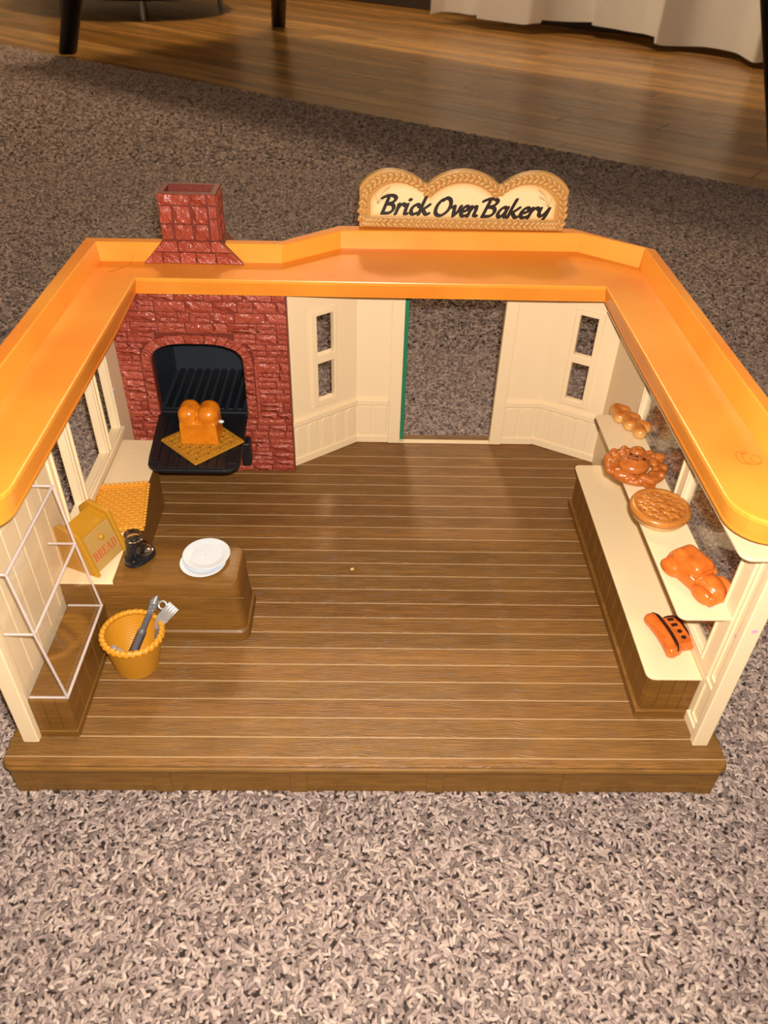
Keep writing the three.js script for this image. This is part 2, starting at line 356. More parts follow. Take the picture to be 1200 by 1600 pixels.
{ // base
  const lip = [...roundRect(-204.5, 204.5, -340, 0, [6, 6, 8, 8]).map(([x, z]) => [x, z])];
  const base = mesh('base', [exXZ(lip, 15, F - 1.2, 2.6, [], 3), exXZ(roundRect(-200.5, 200.5, -336, -3.8, 3), RUG - 0.6, 15.5, 0.6)], M.brownLip, toy);
  const r = rng(5);
  for (let k = 0; k < 24; k++) {                      // floor planks; the foremost ends in a rounded nose
    const z1 = -7 - (k ? (k - 1) * 13.45 + 0 : 0), z0 = -7 - k * 13.45;
    if (!k) { mesh('plank', exXZ(roundRect(-203.2, 203.2, -6.75, -1.4, [0.2, 0.2, 5, 5]), F - 2.6, F, 0.8), M.planks[0], base); continue; }
    const w = k < 2 ? 203.2 : 199;
    mesh('plank', rbox(-w, w, F - 3, F, z0 + 0.3, z1 - 0.3, 0.5), M.planks[Math.floor(r() * 5)], base);
    mesh('seam_highlight', box(-w + 0.6, w - 0.6, F - 1.6, F - 0.1, z1 - 0.28, z1 + 0.28), M.seam_highlight, base);  // pale strip in the joint, painting the light caught by the plank edges
  }
  mesh('plank', rbox(-199, 199, F - 3, F - 0.2, -338, -7 - 23 * 13.45 - 0.2, 0.4), M.planks[1], base);
  for (const x of [-196, -117.5, -40, 38.3, 116.5, 196]) mesh('pilaster', rbox(x - 5, x + 5, RUG - 0.4, 15.2, -6, -2.9, 0.5), M.brownLip, base);
}

// a frame of axes along a wall: u along it, v up, w out of it towards the room
function wallFrame(x, z, ux, uz) { const m = new THREE.Matrix4().makeBasis(V(ux, 0, uz), V(0, 1, 0), V(-uz, 0, ux)); m.setPosition(x, 0, z); return m; }
const onWall = (g, m) => { const h = norm(g); boxUv(h); h.applyMatrix4(m); return h; };
const WT = 176, grow = ([[x0, y0], , [x1, y1]], e) => rect(x0 - e, x1 + e, y0 - e, y1 + e);
function wainscot(wall, fr, spans, y0, y1) {          // small arch-topped raised panels
  for (const [a, b] of spans) mesh('wainscot_panel', onWall(exXY(poly(roundRect(a + 1.6, b - 1.6, y0, y1, [0.8, 0.8, 3, 3])), -0.1, 0.75, 0.35, 1, 4), fr), M.cream, wall, { uv: 'keep' });
}
const bar3 = (fr, u0, u1, v0, v1, w0, w1, r = 0.5) => onWall(rbox(u0, u1, v0, v1, w0, w1, r), fr);

{ // wall behind the oven and the bay walls with the doorway
  const fB = wallFrame(-190, -288, 1, 0);
  const bw = mesh('back_wall', onWall(exXY(poly(rect(-5, 128, F - 1, WT), [roundRect(20, 98, 60, 142, 6)]), -3, 0), fB), M.cream, toy, { uv: 'keep' });
  const L1 = 63.36, f1 = wallFrame(-63, -288, 50.7 / L1, -38 / L1);
  const w1 = mesh('bay_wall', onWall(exXY(poly(rect(-2, L1 + 1, F - 1, WT), [rect(24.5, 40.8, 76.2, 109.7), rect(24.5, 40.8, 116.5, 149.7)]), -3, 0), f1), M.cream, toy, { uv: 'keep' });
  mesh('window_frame', [onWall(exXY(poly(rect(19.5, 43.6, 71, 153.2), [rect(25, 40.3, 76.7, 109.2), rect(25, 40.3, 117, 149.2)]), -3.4, 1.7, 0.7, 2), f1)], M.cream, w1, { uv: 'keep' });
  wainscot(w1, f1, [[0.5, 13.1], [13.1, 25.9], [25.9, 38.7], [38.7, 51.3], [51.3, 63]], 29.5, 57.6);
  mesh('chair_rail', bar3(f1, -1, L1 + 0.2, 59.2, 64.8, -0.5, 2.2, 0.9), M.cream, w1, { uv: 'keep' });
  mesh('skirting', bar3(f1, -1, L1 + 0.4, F, 28.2, -0.5, 1.4, 0.6), M.cream, w1, { uv: 'keep' });
  for (const u of [0.5, 13.1, 25.9, 38.7, 51.3]) mesh('stile', bar3(f1, u - 0.35, u + 0.35, 28.5, 59, -0.2, 0.45, 0.15), M.cream, w1, { uv: 'keep' });

  const f2 = wallFrame(-12.3, -326, 1, 0);            // the door wall, u from 0 to 154.3
  const w2 = mesh('back_wall', [onWall(box(-1, 31, F - 1, WT, -3, 0), f2), onWall(box(122, 155.3, F - 1, WT, -3, 0), f2), onWall(box(31, 122, 170, WT, -3, 0), f2)], M.cream, toy, { uv: 'keep' });
  for (const [a, b, sp] of [[0, 27.5, [[1, 14.2], [14.2, 27.2]]], [126.3, 154.3, [[126.6, 140.2], [140.2, 153.6]]]]) {
    wainscot(w2, f2, sp, 29.5, 57.6);
    mesh('chair_rail', bar3(f2, a, b, 59.2, 64.8, -0.5, 2.2, 0.9), M.cream, w2, { uv: 'keep' });
    mesh('skirting', bar3(f2, a, b, F, 28.2, -0.5, 1.4, 0.6), M.cream, w2, { uv: 'keep' });
  }
  for (const [a, b] of [[27.4, 37.8], [116.4, 126.6]]) mesh('door_trim', [bar3(f2, a, b, F, WT, -4, 2.4, 0.7), bar3(f2, a < 50 ? a - 1.6 : b - 0.2, a < 50 ? a + 0.2 : b + 1.6, F + 6, WT, -0.5, 0.9, 0.3)], M.cream, w2, { uv: 'keep' });
  mesh('door_sill', bar3(f2, 36, 118, F - 0.3, F + 1.1, -3, 1.6, 0.4), M.cream, w2, { uv: 'keep' });
  mesh('door_jamb', bar3(f2, 34, 41.4, F, WT, -9.5, -4.1, 0.4), M.green, w2, { uv: 'keep', label: 'green outer door jamb' });

  const L3 = 55.07, f3 = wallFrame(142, -327, 48 / L3, 27 / L3);
  const o3 = [rect(22.3, 36.5, 75, 108), rect(22.3, 36.5, 115.3, 148.5)];
  const w3 = mesh('bay_wall', onWall(exXY(poly(rect(-1, L3 + 4, F - 1, WT), o3.map((h) => grow(h, 0.5))), -3, 0), f3), M.cream, toy, { uv: 'keep' });
  mesh('window_frame', onWall(exXY(poly(rect(18.2, 41.4, 69.5, 152.4), o3), -3.4, 1.7, 0.7, 2), f3), M.cream, w3, { uv: 'keep' });
  wainscot(w3, f3, [[0.8, 12], [12, 22.8], [22.8, 33.6], [33.6, 44.4], [44.4, 54.6]], 29.5, 57.6);
  mesh('chair_rail', bar3(f3, 0, L3 + 1, 59.2, 64.8, -0.5, 2.2, 0.9), M.cream, w3, { uv: 'keep' });
  mesh('skirting', bar3(f3, 0, L3 + 1, F, 28.2, -0.5, 1.4, 0.6), M.cream, w3, { uv: 'keep' });
  for (const u of [12, 22.8, 33.6, 44.4]) mesh('stile', bar3(f3, u - 0.35, u + 0.35, 28.5, 59, -0.2, 0.45, 0.15), M.cream, w3, { uv: 'keep' });
}

{ // side wall by the oven: three open lights, plank cladding behind the display, a front post
  const f = wallFrame(-190, -16, 0, -1);              // u = -16 - z, from 0 to 272
  const holes = [rect(114, 141, 82, 168), rect(147, 200, 82, 168), rect(206, 233, 82, 168)];
  const w = mesh('side_wall', onWall(exXY(poly(rect(4, 272, F - 1, WT), holes.map((h) => grow(h, 0.5))), -4.5, 0), f), M.cream, toy, { uv: 'keep' });
  mesh('front_post', onWall(rbox(-0.2, 5, F + 0.05, WT, -5.5, 3.5, 0.8, 2), f), M.cream, w, { uv: 'keep' });
  for (let k = 0; k < 6; k++) mesh('wall_plank', bar3(f, 7 + k * 16.6, 7 + k * 16.6 + 16.1, 56, 170, -0.3, 0.9, 0.35), M.cream, w, { uv: 'keep' });
  mesh('window_frame', [onWall(exXY(poly(rect(109, 238, 77, 172), holes), -5, 1.5, 0.7, 2), f),
    ...[[113, 142], [146, 201], [205, 234]].map(([a, b]) => onWall(exXY(poly(rect(a, b, 81, 170), [rect(a + 1.9, b - 1.9, 82.9, 168)]), 1, 2.8, 0.5, 1), f))], M.cream, w, { uv: 'keep' });
  mesh('sill', bar3(f, 107, 240, 74.5, 79.5, -0.5, 3.4, 0.8), M.cream, w, { uv: 'keep' });
}
{ // side wall by the bread shelf: two glazed lights and a front post
  const f = wallFrame(190, -300, 0, 1);               // u = z + 300, from 0 to 284
  const holes = [rect(77, 165, 68, 168), rect(175, 257, 68, 168)];
  const w = mesh('side_wall', onWall(exXY(poly(rect(0, 280, F - 1, WT), holes.map((h) => grow(h, 0.5))), -4.5, 0), f), M.cream, toy, { uv: 'keep' });
  mesh('front_post', onWall(rbox(279, 284.2, F + 0.05, WT, -5.5, 3.6, 0.8, 2), f), M.cream, w, { uv: 'keep' });
  mesh('window_frame', [onWall(exXY(poly(rect(66, 268, 62, 172), holes), -5, 1.3, 0.7, 2), f),
    ...[[76, 166], [174, 258]].map(([a, b]) => onWall(exXY(poly(rect(a, b, 67, 170), [rect(a + 2, b - 2, 69, 168)]), 1, 2.5, 0.5, 1), f))], M.cream, w, { uv: 'keep' });
  for (const [a, b] of [[77, 165], [175, 257]]) mesh('window_pane', onWall(rbox(a + 0.2, b - 0.2, 68.2, 167.8, -2.6, -1.4, 0.3), f), M.clear, w, { uv: 'keep' });
  mesh('wall_panel', [onWall(exXY(poly(rect(269.5, 278.5, 66, 168), [roundRect(271.4, 276.8, 68, 166, 1)]), -0.2, 1.2, 0.4, 1), f), onWall(exXY(poly(rect(266, 279, F + 7.5, 62), [roundRect(268.4, 277, F + 10, 59, 1)]), -0.2, 1.1, 0.4, 1), f)], M.cream, w, { uv: 'keep' });
  mesh('skirting', bar3(f, 263.5, 281, F, F + 7, -0.3, 2.2, 0.5), M.cream, w, { uv: 'keep' });
  for (const [u, v, ww, rad] of [[281.6, 120.3, 0, 1.6], [274, 104, 0, 1.2]]) {      // pink marks
    const g = new THREE.CylinderGeometry(rad, rad, 0.12, 18);
    if (u > 280) { g.rotateX(Math.PI / 2); g.scale(1, 0.85, 1); g.translate(191.4, 118.5, -15.78); mesh('stain', g, M.pink, w, { label: 'pink mark on the front post' }); }
    else { g.scale(1.1, 1, 0.8); g.rotateZ(Math.PI / 2); g.translate(189.94, v, -300 + u); mesh('stain', g, M.pink, w, { label: 'pink mark on the side panel' }); }
  }
}

// a rough-faced brick of unit size (x 0..1, y 0..1, z 0..1 outwards), a few variants
function brickGeo(seed) {
  const r = rng(seed), nx = 5, ny = 3, pos = [], idx = [], uv = [];
  for (let j = 0; j <= ny; j++) for (let i = 0; i <= nx; i++) {
    const e = i === 0 || i === nx || j === 0 || j === ny;
    const x = i === 0 ? 0.02 * r() : i === nx ? 1 - 0.02 * r() : (i + (r() - 0.5) * 0.5) / nx, y = j === 0 ? 0.04 * r() : j === ny ? 1 - 0.04 * r() : (j + (r() - 0.5) * 0.4) / ny;
    pos.push(x, y, e ? 0.5 + 0.12 * r() : 0.72 + 0.28 * r()); uv.push(x * 0.014 + seed * 0.003, y * 0.007 + seed * 0.005);
  }
  const W = nx + 1;
  for (let j = 0; j < ny; j++) for (let i = 0; i < nx; i++) { const a = j * W + i; (i + j) % 2 ? idx.push(a, a + 1, a + W + 1, a, a + W + 1, a + W) : idx.push(a, a + 1, a + W, a + 1, a + W + 1, a + W); }
  const ring = []; for (let i = 0; i < nx; i++) ring.push(i); for (let j = 0; j < ny; j++) ring.push(j * W + nx); for (let i = nx; i > 0; i--) ring.push(ny * W + i); for (let j = ny; j > 0; j--) ring.push(j * W);
  const b0 = pos.length / 3;
  for (const k of ring) { pos.push(pos[k * 3], pos[k * 3 + 1], 0); uv.push(uv[k * 2], uv[k * 2 + 1]); }
  for (let k = 0; k < ring.length; k++) { const a = ring[k], b = ring[(k + 1) % ring.length], c = b0 + k, d = b0 + (k + 1) % ring.length; idx.push(a, c, d, a, d, b); }
  const g = new THREE.BufferGeometry(); g.setAttribute('position', new THREE.Float32BufferAttribute(pos, 3)); g.setAttribute('uv', new THREE.Float32BufferAttribute(uv, 2)); g.setIndex(idx);
  return toCreasedNormals(g, R(55));
}
const bricks = Array.from({ length: 8 }, (_, k) => brickGeo(40 + k)), rb = rng(404);
function brick(parent, x, y, z, w, h, depth, turnZ = 0, turnY = 0) {
  const m = new THREE.Mesh(bricks[Math.floor(rb() * 8)], M.brick[Math.floor(rb() * 3)]);
  m.name = numbered('brick'); m.castShadow = m.receiveShadow = true;
  m.position.set(x / 1000, y / 1000, z / 1000); m.rotation.set(0, turnY, turnZ); m.scale.set(w / 1000, h / 1000, depth / 1000); parent.add(m); return m;
}
function brickRows(parent, x0, x1, y0, y1, z, blocked = () => null, small = false) {
  let y = y0;
  while (y < y1 - 2) {
    let h = small ? 5 + rb() * 4 : 4.6 + rb() * 4.2; if (y + h > y1 - 3) h = y1 - y;
    const spans = []; const bl = blocked(y, y + h);
    if (bl) { if (bl[0] > x0 + 2) spans.push([x0, bl[0]]); if (bl[1] < x1 - 2) spans.push([bl[1], x1]); } else spans.push([x0, x1]);
    for (const [a, b] of spans) {
      let x = a;
      while (x < b - 0.5) {
        let w = (small ? 7 : 8.5) + rb() * (small ? 6 : 14); if (x + w > b - 4.5) w = b - x;
        if (h > 7.4 && rb() < 0.35) { brick(parent, x + 0.3, y + 0.25, z, w - 0.6, h / 2 - 0.4, 1.7 + rb() * 0.7); brick(parent, x + 0.3, y + h / 2 + 0.15, z, w - 0.6, h / 2 - 0.4, 1.7 + rb() * 0.7); }
        else brick(parent, x + 0.42, y + 0.35, z, w - 0.84, h - 0.7, 1.9 + rb() * 0.9);
        x += w;
      }
    }
    y += h;
  }
}
// the oven's mouth: straight sides, a low arch above
const OX0 = -165, OX1 = -97, OY0 = 77.5, OYS = 119, OYT = 136;
function mouth(grow = 0, n = 18) {
  const c = (OX0 + OX1) / 2, a = (OX1 - OX0) / 2 + grow, b = OYT - OYS + grow, out = [[OX0 - grow, OY0 - grow * 0], [OX1 + grow, OY0 - grow * 0]];
  for (let k = 0; k <= n; k++) { const t = Math.PI * k / n, e = 0.72; out.push([c + a * Math.sign(Math.cos(t)) * Math.pow(Math.abs(Math.cos(t)), e), OYS + b * Math.pow(Math.sin(t), e)]); }
  return out;
}
{ // the brick face of the oven
  const zf = -281;
  const bw = mesh('brick_wall', [exXY(poly(rect(-190.5, -62.6, F, WT), [mouth()]), -287.9, zf + 0.6), box(-63.6, -62.2, F, WT, -288, -280.2)], M.mortar, toy);
  const c = (OX0 + OX1) / 2, ring = 8.2;
  brickRows(bw, -190, -62.6, F + 0.2, WT - 0.5, zf, (y0, y1) => {
    if ((y0 + y1) / 2 > OYT + ring || y1 < 74) return null;
    const y = Math.max((y0 + y1) / 2, OYS), b = OYT - OYS + ring, q = Math.min(1, (y - OYS) / b), a = ((OX1 - OX0) / 2 + ring) * Math.pow(Math.max(0, 1 - Math.pow(q, 2.78)), 1 / 2.78);
    return a > 2 ? [c - a, c + a] : null;
  });
  // the arch and its two jambs, in thin bricks set on end
  const inner = mouth(0.5, 15).slice(2), outer = mouth(ring - 0.6, 15).slice(2);
  for (let k = 0; k < 15; k++) {
    const [ax, ay] = inner[k], [bx, by] = inner[k + 1], [dx, dy] = outer[k], [ex, ey] = outer[k + 1];
    const sh = poly([[ax, ay], [dx, dy], [ex, ey], [bx, by]].map(([x, y]) => { const mx = (ax + bx + dx + ex) / 4, my = (ay + by + dy + ey) / 4; return [mx + (x - mx) * 0.93, my + (y - my) * 0.93]; }));
    mesh('brick', exXY(sh, zf, zf + 2.5 + rb() * 0.4, 0.45, 1), M.brick[k % 3], bw);
  }
  for (const x of [OX0 - ring + 0.4, OX1 + 0.4]) for (let y = OY0 - 4, k = 0; y < OYS - 1; k++) { const h = Math.min(3.8 + rb() * 2.6, OYS - y); brick(bw, x, y, zf, ring - 1.2, h - 0.4, 2.5); y += h; }
  mesh('arch_edge', exXY(poly([[OX1 + ring, 74], [OX1 + ring + 2.6, 74], [OX1 + ring + 2.6, OYS], [OX1 + ring, OYS + 2]]), zf, zf + 3, 0.7), M.brick[0], bw);
}
{ // the oven's chamber
  const ch = mesh('oven_chamber', [
    exXY(poly(mouth(2.4), [mouth(0.1)]), -347, -281.5),
    exXY(poly(mouth(2.4)), -349.5, -346.5), box(OX0 - 2, OX1 + 2, OY0 - 3, OY0 + 0.2, -349, -281.5)], M.chamber, toy);
  for (let k = 0; k < 9; k++) mesh('rib', rbox(OX0 + 3.5 + k * 7, OX0 + 7.5 + k * 7, OY0 - 0.2, OY0 + 2.2, -346, -282.2, 0.6), M.black, ch);
}
{ // its door, folded down into a tray, with a foot under it
  const top = 76.4, pts = [[-166.6, -280.2], [-97.2, -280.2], [-94.5, -222], ...[0, 1, 2, 3, 4, 5].map((k) => { const t = R(k * 18); return [-106 + 11.5 * Math.cos(t), -216 + 10.5 * Math.sin(t)]; }), ...[0, 1, 2, 3, 4, 5].map((k) => { const t = R(90 + k * 18); return [-149.5 + 11.5 * Math.cos(t), -216 + 10.5 * Math.sin(t)]; }), [-161.8, -222]];
  const d = mesh('oven_door', [exXZ(pts, top - 4.2, top - 0.9, 1), box(-150, -110, 71, 72.4, -279, -216)], M.black, toy);
  for (let k = 0; k < 9; k++) {
    const u = (k + 0.5) / 9, xa = -164.6 + u * 66, xb = -159.8 + u * 63.4, w = 2.9;
    mesh('rib', exXZ([[xa - w, -279.4], [xa + w, -279.4], [xb + w, k % 8 ? -207.2 : -213], [xb - w, k % 8 ? -207.2 : -213]], top - 1.4, top, 0.4), M.black, d);
  }
  mesh('hinge', [rbox(OX0, OX1, OY0 - 2.4, OY0 + 0.6, -282.4, -279.6, 0.8)], M.black, d);
  mesh('foot', rbox(-98, -91.4, 53, 73, -254, -243, 1.6, 2), M.black, toy);
}
{ // chimney on the roof's rim
  const ch = mesh('chimney', [
    exXY(poly([[-163.2, 189.4], [-92.6, 189.4], [-108.1, 206], [-108.1, 207], [-147.6, 207], [-147.6, 206]]), -322, -298.3, 0.3),
    (() => { const g = exXZ(rect(-147.2, -107.6, -321.8, -298.1), 205.6, 238.2, 0.4, [rect(-143.8, -111, -318.6, -301.4)]); return g; })()], M.mortar, toy);
  const zf = -298.2, row = (y, h, list, x0 = -147.6, x1 = -108) => { for (const [a, b] of list) brick(ch, x0 + (x1 - x0) * a + 0.25, y + 0.2, zf, (x1 - x0) * (b - a) - 0.5, h - 0.4, 1.6 + 0.6 * rb()); };
  row(230.4, 7.4, [[0, 0.55], [0.57, 0.84], [0.86, 1]]);
  row(218, 12, [[0, 0.22], [0.25, 0.54], [0.58, 0.84]]); row(222, 8, [[0.86, 1]]);
  row(206.6, 11, [[0, 0.2], [0.24, 0.55], [0.59, 0.83]]); row(206.6, 15, [[0.86, 1]]);
  const sl = (y) => 15.6 * (206 - y) / 16, flare = (y0, y1, cuts) => { for (let k = 0; k + 1 < cuts.length; k++) { const a = cuts[k] + 0.3, b = cuts[k + 1] - 0.3, L = k === 0, E = k + 2 === cuts.length; mesh('brick', exXY(poly([[L ? -147.4 - sl(y0) : a, y0 + 0.2], [E ? -107.8 + sl(y0) : b, y0 + 0.2], [E ? -107.8 + sl(y1) : b, y1 - 0.2], [L ? -147.4 - sl(y1) : a, y1 - 0.2]]), zf, zf + 1.8 + 0.5 * rb(), 0.5, 1), M.brick[k % 3], ch); } };
  flare(198.4, 206.2, [0, -137.5, -114.5, 0]); flare(189.9, 198.2, [0, -149, -137, -125.5, -111.5, 0]);
  for (let y = 207; y < 236; y += 7.6) for (const z of [-299, -309.8]) brick(ch, -108, y, z, 10.2, 7, 1.6, 0, Math.PI / 2);
}

{ // roof: a shallow trough on three sides, with a raised rim outside and a drip edge inside
  const r15 = (cx, cz, r, a0, a1, n = 8) => Array.from({ length: n + 1 }, (_, k) => { const t = R(a0 + (a1 - a0) * k / n); return [cx + r * Math.cos(t), cz + r * Math.sin(t)]; });
  const bay = [[-205, -308.5], [-66, -310.5], [-26, -344.5], [150.5, -349.5], [204, -307.5]];
  const bayIn = [[-195, -300], [-65.6, -302], [-24.8, -333], [154.5, -337.5], [195.5, -309]];
  const edge = (e) => [[-163 - e, -216], [-163 - e, -270.5 - e * 1.5], [161.5 + e, -271.5 - e * 1.5], [161.5 + e, -216]];
  const front = (e) => [...r15(183, -35, 21.5 - e, 180, 90, 8), ...r15(183.4, -33.5, 16.6, 90, 0, 6)];
  const frontL = (e) => [...r15(-183.4, -35.5, 16.6, 180, 90, 6), ...r15(-184, -37, 21 - e, 90, 0, 8)];
  const plan = (e) => [...frontL(e), ...edge(e), ...front(e), ...[[-200, -304.5], [-66, -306], [-25.5, -339], [152, -343.5], [200, -308]].reverse()];
  const deck = exXZ(plan(0), 186.6, 190, 0.7);
  // the inner drip edge, leaning back a little below
  const inner0 = [...frontL(0), ...edge(0), ...front(0)], inner1 = [...frontL(2.6), ...edge(2.6), ...front(2.6)];
  const low = (x, z, yb) => (yb > 180 ? yb : yb - (x < 0 ? 3.4 : 1.4) * Math.min(1, Math.max(0, (z + 276) / 60)));
  const skirt = (pa, pb, ya, yb, th) => {
    const pos = [], idx = [], n = pa.length;
    for (let i = 0; i < n; i++) pos.push(pa[i][0], low(pa[i][0], pa[i][1], ya), pa[i][1], pb[i][0], low(pb[i][0], pb[i][1], yb), pb[i][1]);
    for (let i = 0; i < n; i++) {                     // the same run, set back by th away from the opening
      const a = pa[Math.max(0, i - 1)], b = pa[Math.min(n - 1, i + 1)], dx = b[0] - a[0], dz = b[1] - a[1], l = Math.hypot(dx, dz) || 1, ox = dz / l * th, oz = -dx / l * th;
      pos.push(pa[i][0] + ox, low(pa[i][0], pa[i][1], ya), pa[i][1] + oz, pb[i][0] + ox, low(pb[i][0], pb[i][1], yb), pb[i][1] + oz);
    }
    for (let i = 0; i + 1 < n; i++) { const q = i * 2, s = (n + i) * 2; idx.push(q, q + 1, q + 3, q, q + 3, q + 2, s, s + 3, s + 1, s, s + 2, s + 3, q + 1, s + 1, s + 3, q + 1, s + 3, q + 3, q, s + 2, s, q, q + 2, s + 2); }
    const g = new THREE.BufferGeometry(); g.setAttribute('position', new THREE.Float32BufferAttribute(pos, 3)); g.setIndex(idx); return toCreasedNormals(g, R(30));
  };
  const roof = mesh('roof', [deck, skirt(inner0, inner1, 189, 178.6, 1.6), skirt(inner1.map(([x, z]) => [x * 0.998, z + (z < -200 ? 0.5 : 0)]), inner1.map(([x, z]) => [x, z]), 178.8, 177, 1.6)], M.orange, toy);
  // raised rim: its inner face leans out slightly
  const outline = [[-205, -24], ...bay, [204, -20]], inTop = [[-196, -24], [-195.6, -301], [-65.4, -302.4], [-24.6, -333.6], [155, -338.6], [196.6, -311.5], [196.6, -20]], inBot = [[-194.2, -24], [-194, -298.6], [-66, -301.6], [-24.8, -332.8], [154, -336.2], [193.6, -306.6], [193.6, -20]];
  const rimGeo = (() => {
    const prof = [[outline, 168], [outline, 202.2], [outline.map(([x, z], i) => { const q = inTop[i]; const l = Math.hypot(q[0] - x, q[1] - z); return [x + (q[0] - x) * 0.9 / l, z + (q[1] - z) * 0.9 / l]; }), 203.1], [inTop.map(([x, z], i) => { const q = outline[i]; const l = Math.hypot(q[0] - x, q[1] - z); return [x + (q[0] - x) * 0.7 / l, z + (q[1] - z) * 0.7 / l]; }), 203.1], [inTop, 202.4], [inBot.map(([x, z], i) => [x + (inTop[i][0] - x) * 0.2, z + (inTop[i][1] - z) * 0.2]), 191.4], [inBot, 189.9], [inBot, 168]];
    const n = outline.length, pos = [], idx = [];
    prof.forEach(([p, y]) => p.forEach(([x, z]) => pos.push(x, y, z)));
    for (let j = 0; j < prof.length; j++) for (let i = 0; i + 1 < n; i++) { const a = j * n + i, b = a + 1, c = ((j + 1) % prof.length) * n + i, d = c + 1; idx.push(a, c, d, a, d, b); }
    for (const i of [0, n - 1]) for (let j = 1; j + 1 < prof.length; j++) idx.push(i, j * n + i, (j + 1) * n + i);
    const g = new THREE.BufferGeometry(); g.setAttribute('position', new THREE.Float32BufferAttribute(pos, 3)); g.setIndex(idx); return toCreasedNormals(g, R(25));
  })();
  mesh('roof_rim', rimGeo, M.orange, roof);
  // white ledges the roof rests on
  mesh('roof_ledge', exXZ([[171, -286], ...r15(177, -23, 6, 180, 90, 5), [193, -17], [193, -286]], 164.2, 166, 0.4), M.cream, toy);
  mesh('roof_ledge', exXZ([[-193, -286], [-193, -17], ...r15(-186, -21, 4, 90, 0, 5), [-182, -286]], 164.2, 166, 0.4), M.cream, toy);
  { // a pen scribble and a hair on the roof
    const c = [184, -64.5], y = 190.12, q = [];
    const loop = (cx, cz, rx, rz, a0, a1, n = 14) => Array.from({ length: n + 1 }, (_, k) => { const t = R(a0 + (a1 - a0) * k / n); return [cx + rx * Math.cos(t), y, cz + rz * Math.sin(t)]; });
    const ink = std(0x9a4a12, { roughness: 0.6 });
    mesh('pen_scribble', [tube(loop(c[0] - 3.4, c[1], 2.6, 5.2, 60, 330), 0.13, 28, 4), tube(loop(c[0] - 0.6, c[1] + 0.2, 2.6, 4.8, 80, 300), 0.13, 28, 4), tube(loop(c[0] + 3.2, c[1] + 1, 2.4, 3.6, -120, 200), 0.13, 28, 4), tube([[c[0] - 5, y, c[1] + 4.6], [c[0], y, c[1] + 5.6], [c[0] + 4, y, c[1] + 5]], 0.13, 12, 4)], ink, roof, { label: 'thin pen scribble' });
    mesh('hair', tube([[-184, 190.2, -279], [-178, 190.3, -284], [-172, 190.6, -296], [-170, 196, -299]], 0.11, 20, 4), std(0x7a3d12), roof);
  }
}

{ // built-in serving counter and the run under the window
  const plan = (x1, z0, z1, r) => { const o = roundRect(-189, x1, z0, z1, [0, r, r, 0], 6); return o; };
  const ring = (y, x1, z0, z1, r) => plan(x1, z0, z1, r).map(([x, z]) => [x, y, z]);
  const c = mesh('serving_counter', [
    loft([ring(F + 0.1, -77.4, -135.6, -93.4, 6), ring(28.4, -77.8, -135.2, -93.8, 6), ring(29.6, -79.2, -134, -95, 6), ring(57.6, -81.4, -132.8, -96.2, 6), ring(58.2, -80.6, -133.2, -95.6, 6), ring(66.6, -81.2, -132.8, -95.9, 6), ring(68.8, -82.4, -131.8, -97, 5.4), ring(69.6, -84.6, -130, -98.8, 4.6)]),
    box(-189, -160.2, F + 0.1, 69.4, -232, -120)], M.brown, toy);
  for (let k = 0; k < 5; k++) mesh('moulding', bar([-160 + k * 16.6, 57.9, -95.7], [-144.6 + k * 16.6, 57.9, -95.7], 0.42, 0.42, 6), M.brown, c);
  mesh('counter_top', exXZ([[-188.6, -232], [-157.4, -232], [-157, -97], [-156, -94.6], [-188.6, -94.6]], 69.4, 70.7, 0.35), M.creamTop, toy);
  mesh('counter_top', exXZ([[-188.6, -250], [-159.6, -250], [-158.4, -215], [-157.4, -200], [-188.6, -200]], 69.2, 70.6, 0.3), M.creamTop, toy);
}
{ // display base with vertical planks
  const b = mesh('display_base', [rbox(-187, -166, F + 0.1, 53, -96.6, -21.2, 0.8), rbox(-187, -164.6, F + 0.05, 27, -97.4, -19.6, 0.8)], M.brown, toy);
  for (let k = 0; k < 5; k++) mesh('panel_plank', rbox(-166.4, -165.3, 26.6, 52.4, -95.8 + k * 15, -81.2 + k * 15, 0.35), M.brown, b);
  for (let k = 0; k < 3; k++) mesh('panel_plank', rbox(-186.4 + k * 7, -179.8 + k * 7, 26.6, 52.4, -21.6, -20.5, 0.35), M.brown, b);
}
{ // bread counter along the glazed side
  const b = mesh('bread_counter', [rbox(160.4, 189.6, F + 0.1, 54.4, -238, -38, 0.8), rbox(157.4, 189.7, F + 0.05, 27.6, -240.6, -35.6, 0.9)], M.brown, toy);
  for (let k = 0; k < 14; k++) mesh('panel_plank', rbox(159.5, 160.8, 27.2, 54, -237.6 + k * 14.2, -237.6 + k * 14.2 + 13.8, 0.35), M.brown, b);
  for (let k = 0; k < 4; k++) mesh('panel_plank', rbox(161 + k * 7.2, 167.9 + k * 7.2, 27.2, 54, -38.6, -37.3, 0.35), M.brown, b);
  const top = roundRect(158.2, 189.7, -246, -36.6, [4, 0, 0, 5]);
  mesh('counter_top', exXZ(top, 54.4, 56, 0.4), M.creamTop, toy);
  mesh('shelf', exXZ(roundRect(161, 189.4, -233, -32.6, [3, 0, 0, 5]), 108, 109.9, 0.4), M.creamTop, toy);
  for (const z of [-40, -132, -225]) mesh('shelf_bracket', exXY(poly([[189.6, 108], [172.5, 108], [173.5, 105], [177, 102.5], [189.6, 101.6]]), z - 1.2, z + 1.2, 0.3), M.cream, toy);
  mesh('stain', (() => { const g = new THREE.CylinderGeometry(1.6, 1.6, 0.1, 16); g.translate(180, 109.95, -41); return g; })(), std(0xe9c3bd), toy, { label: 'faint pink mark on the shelf' });
}
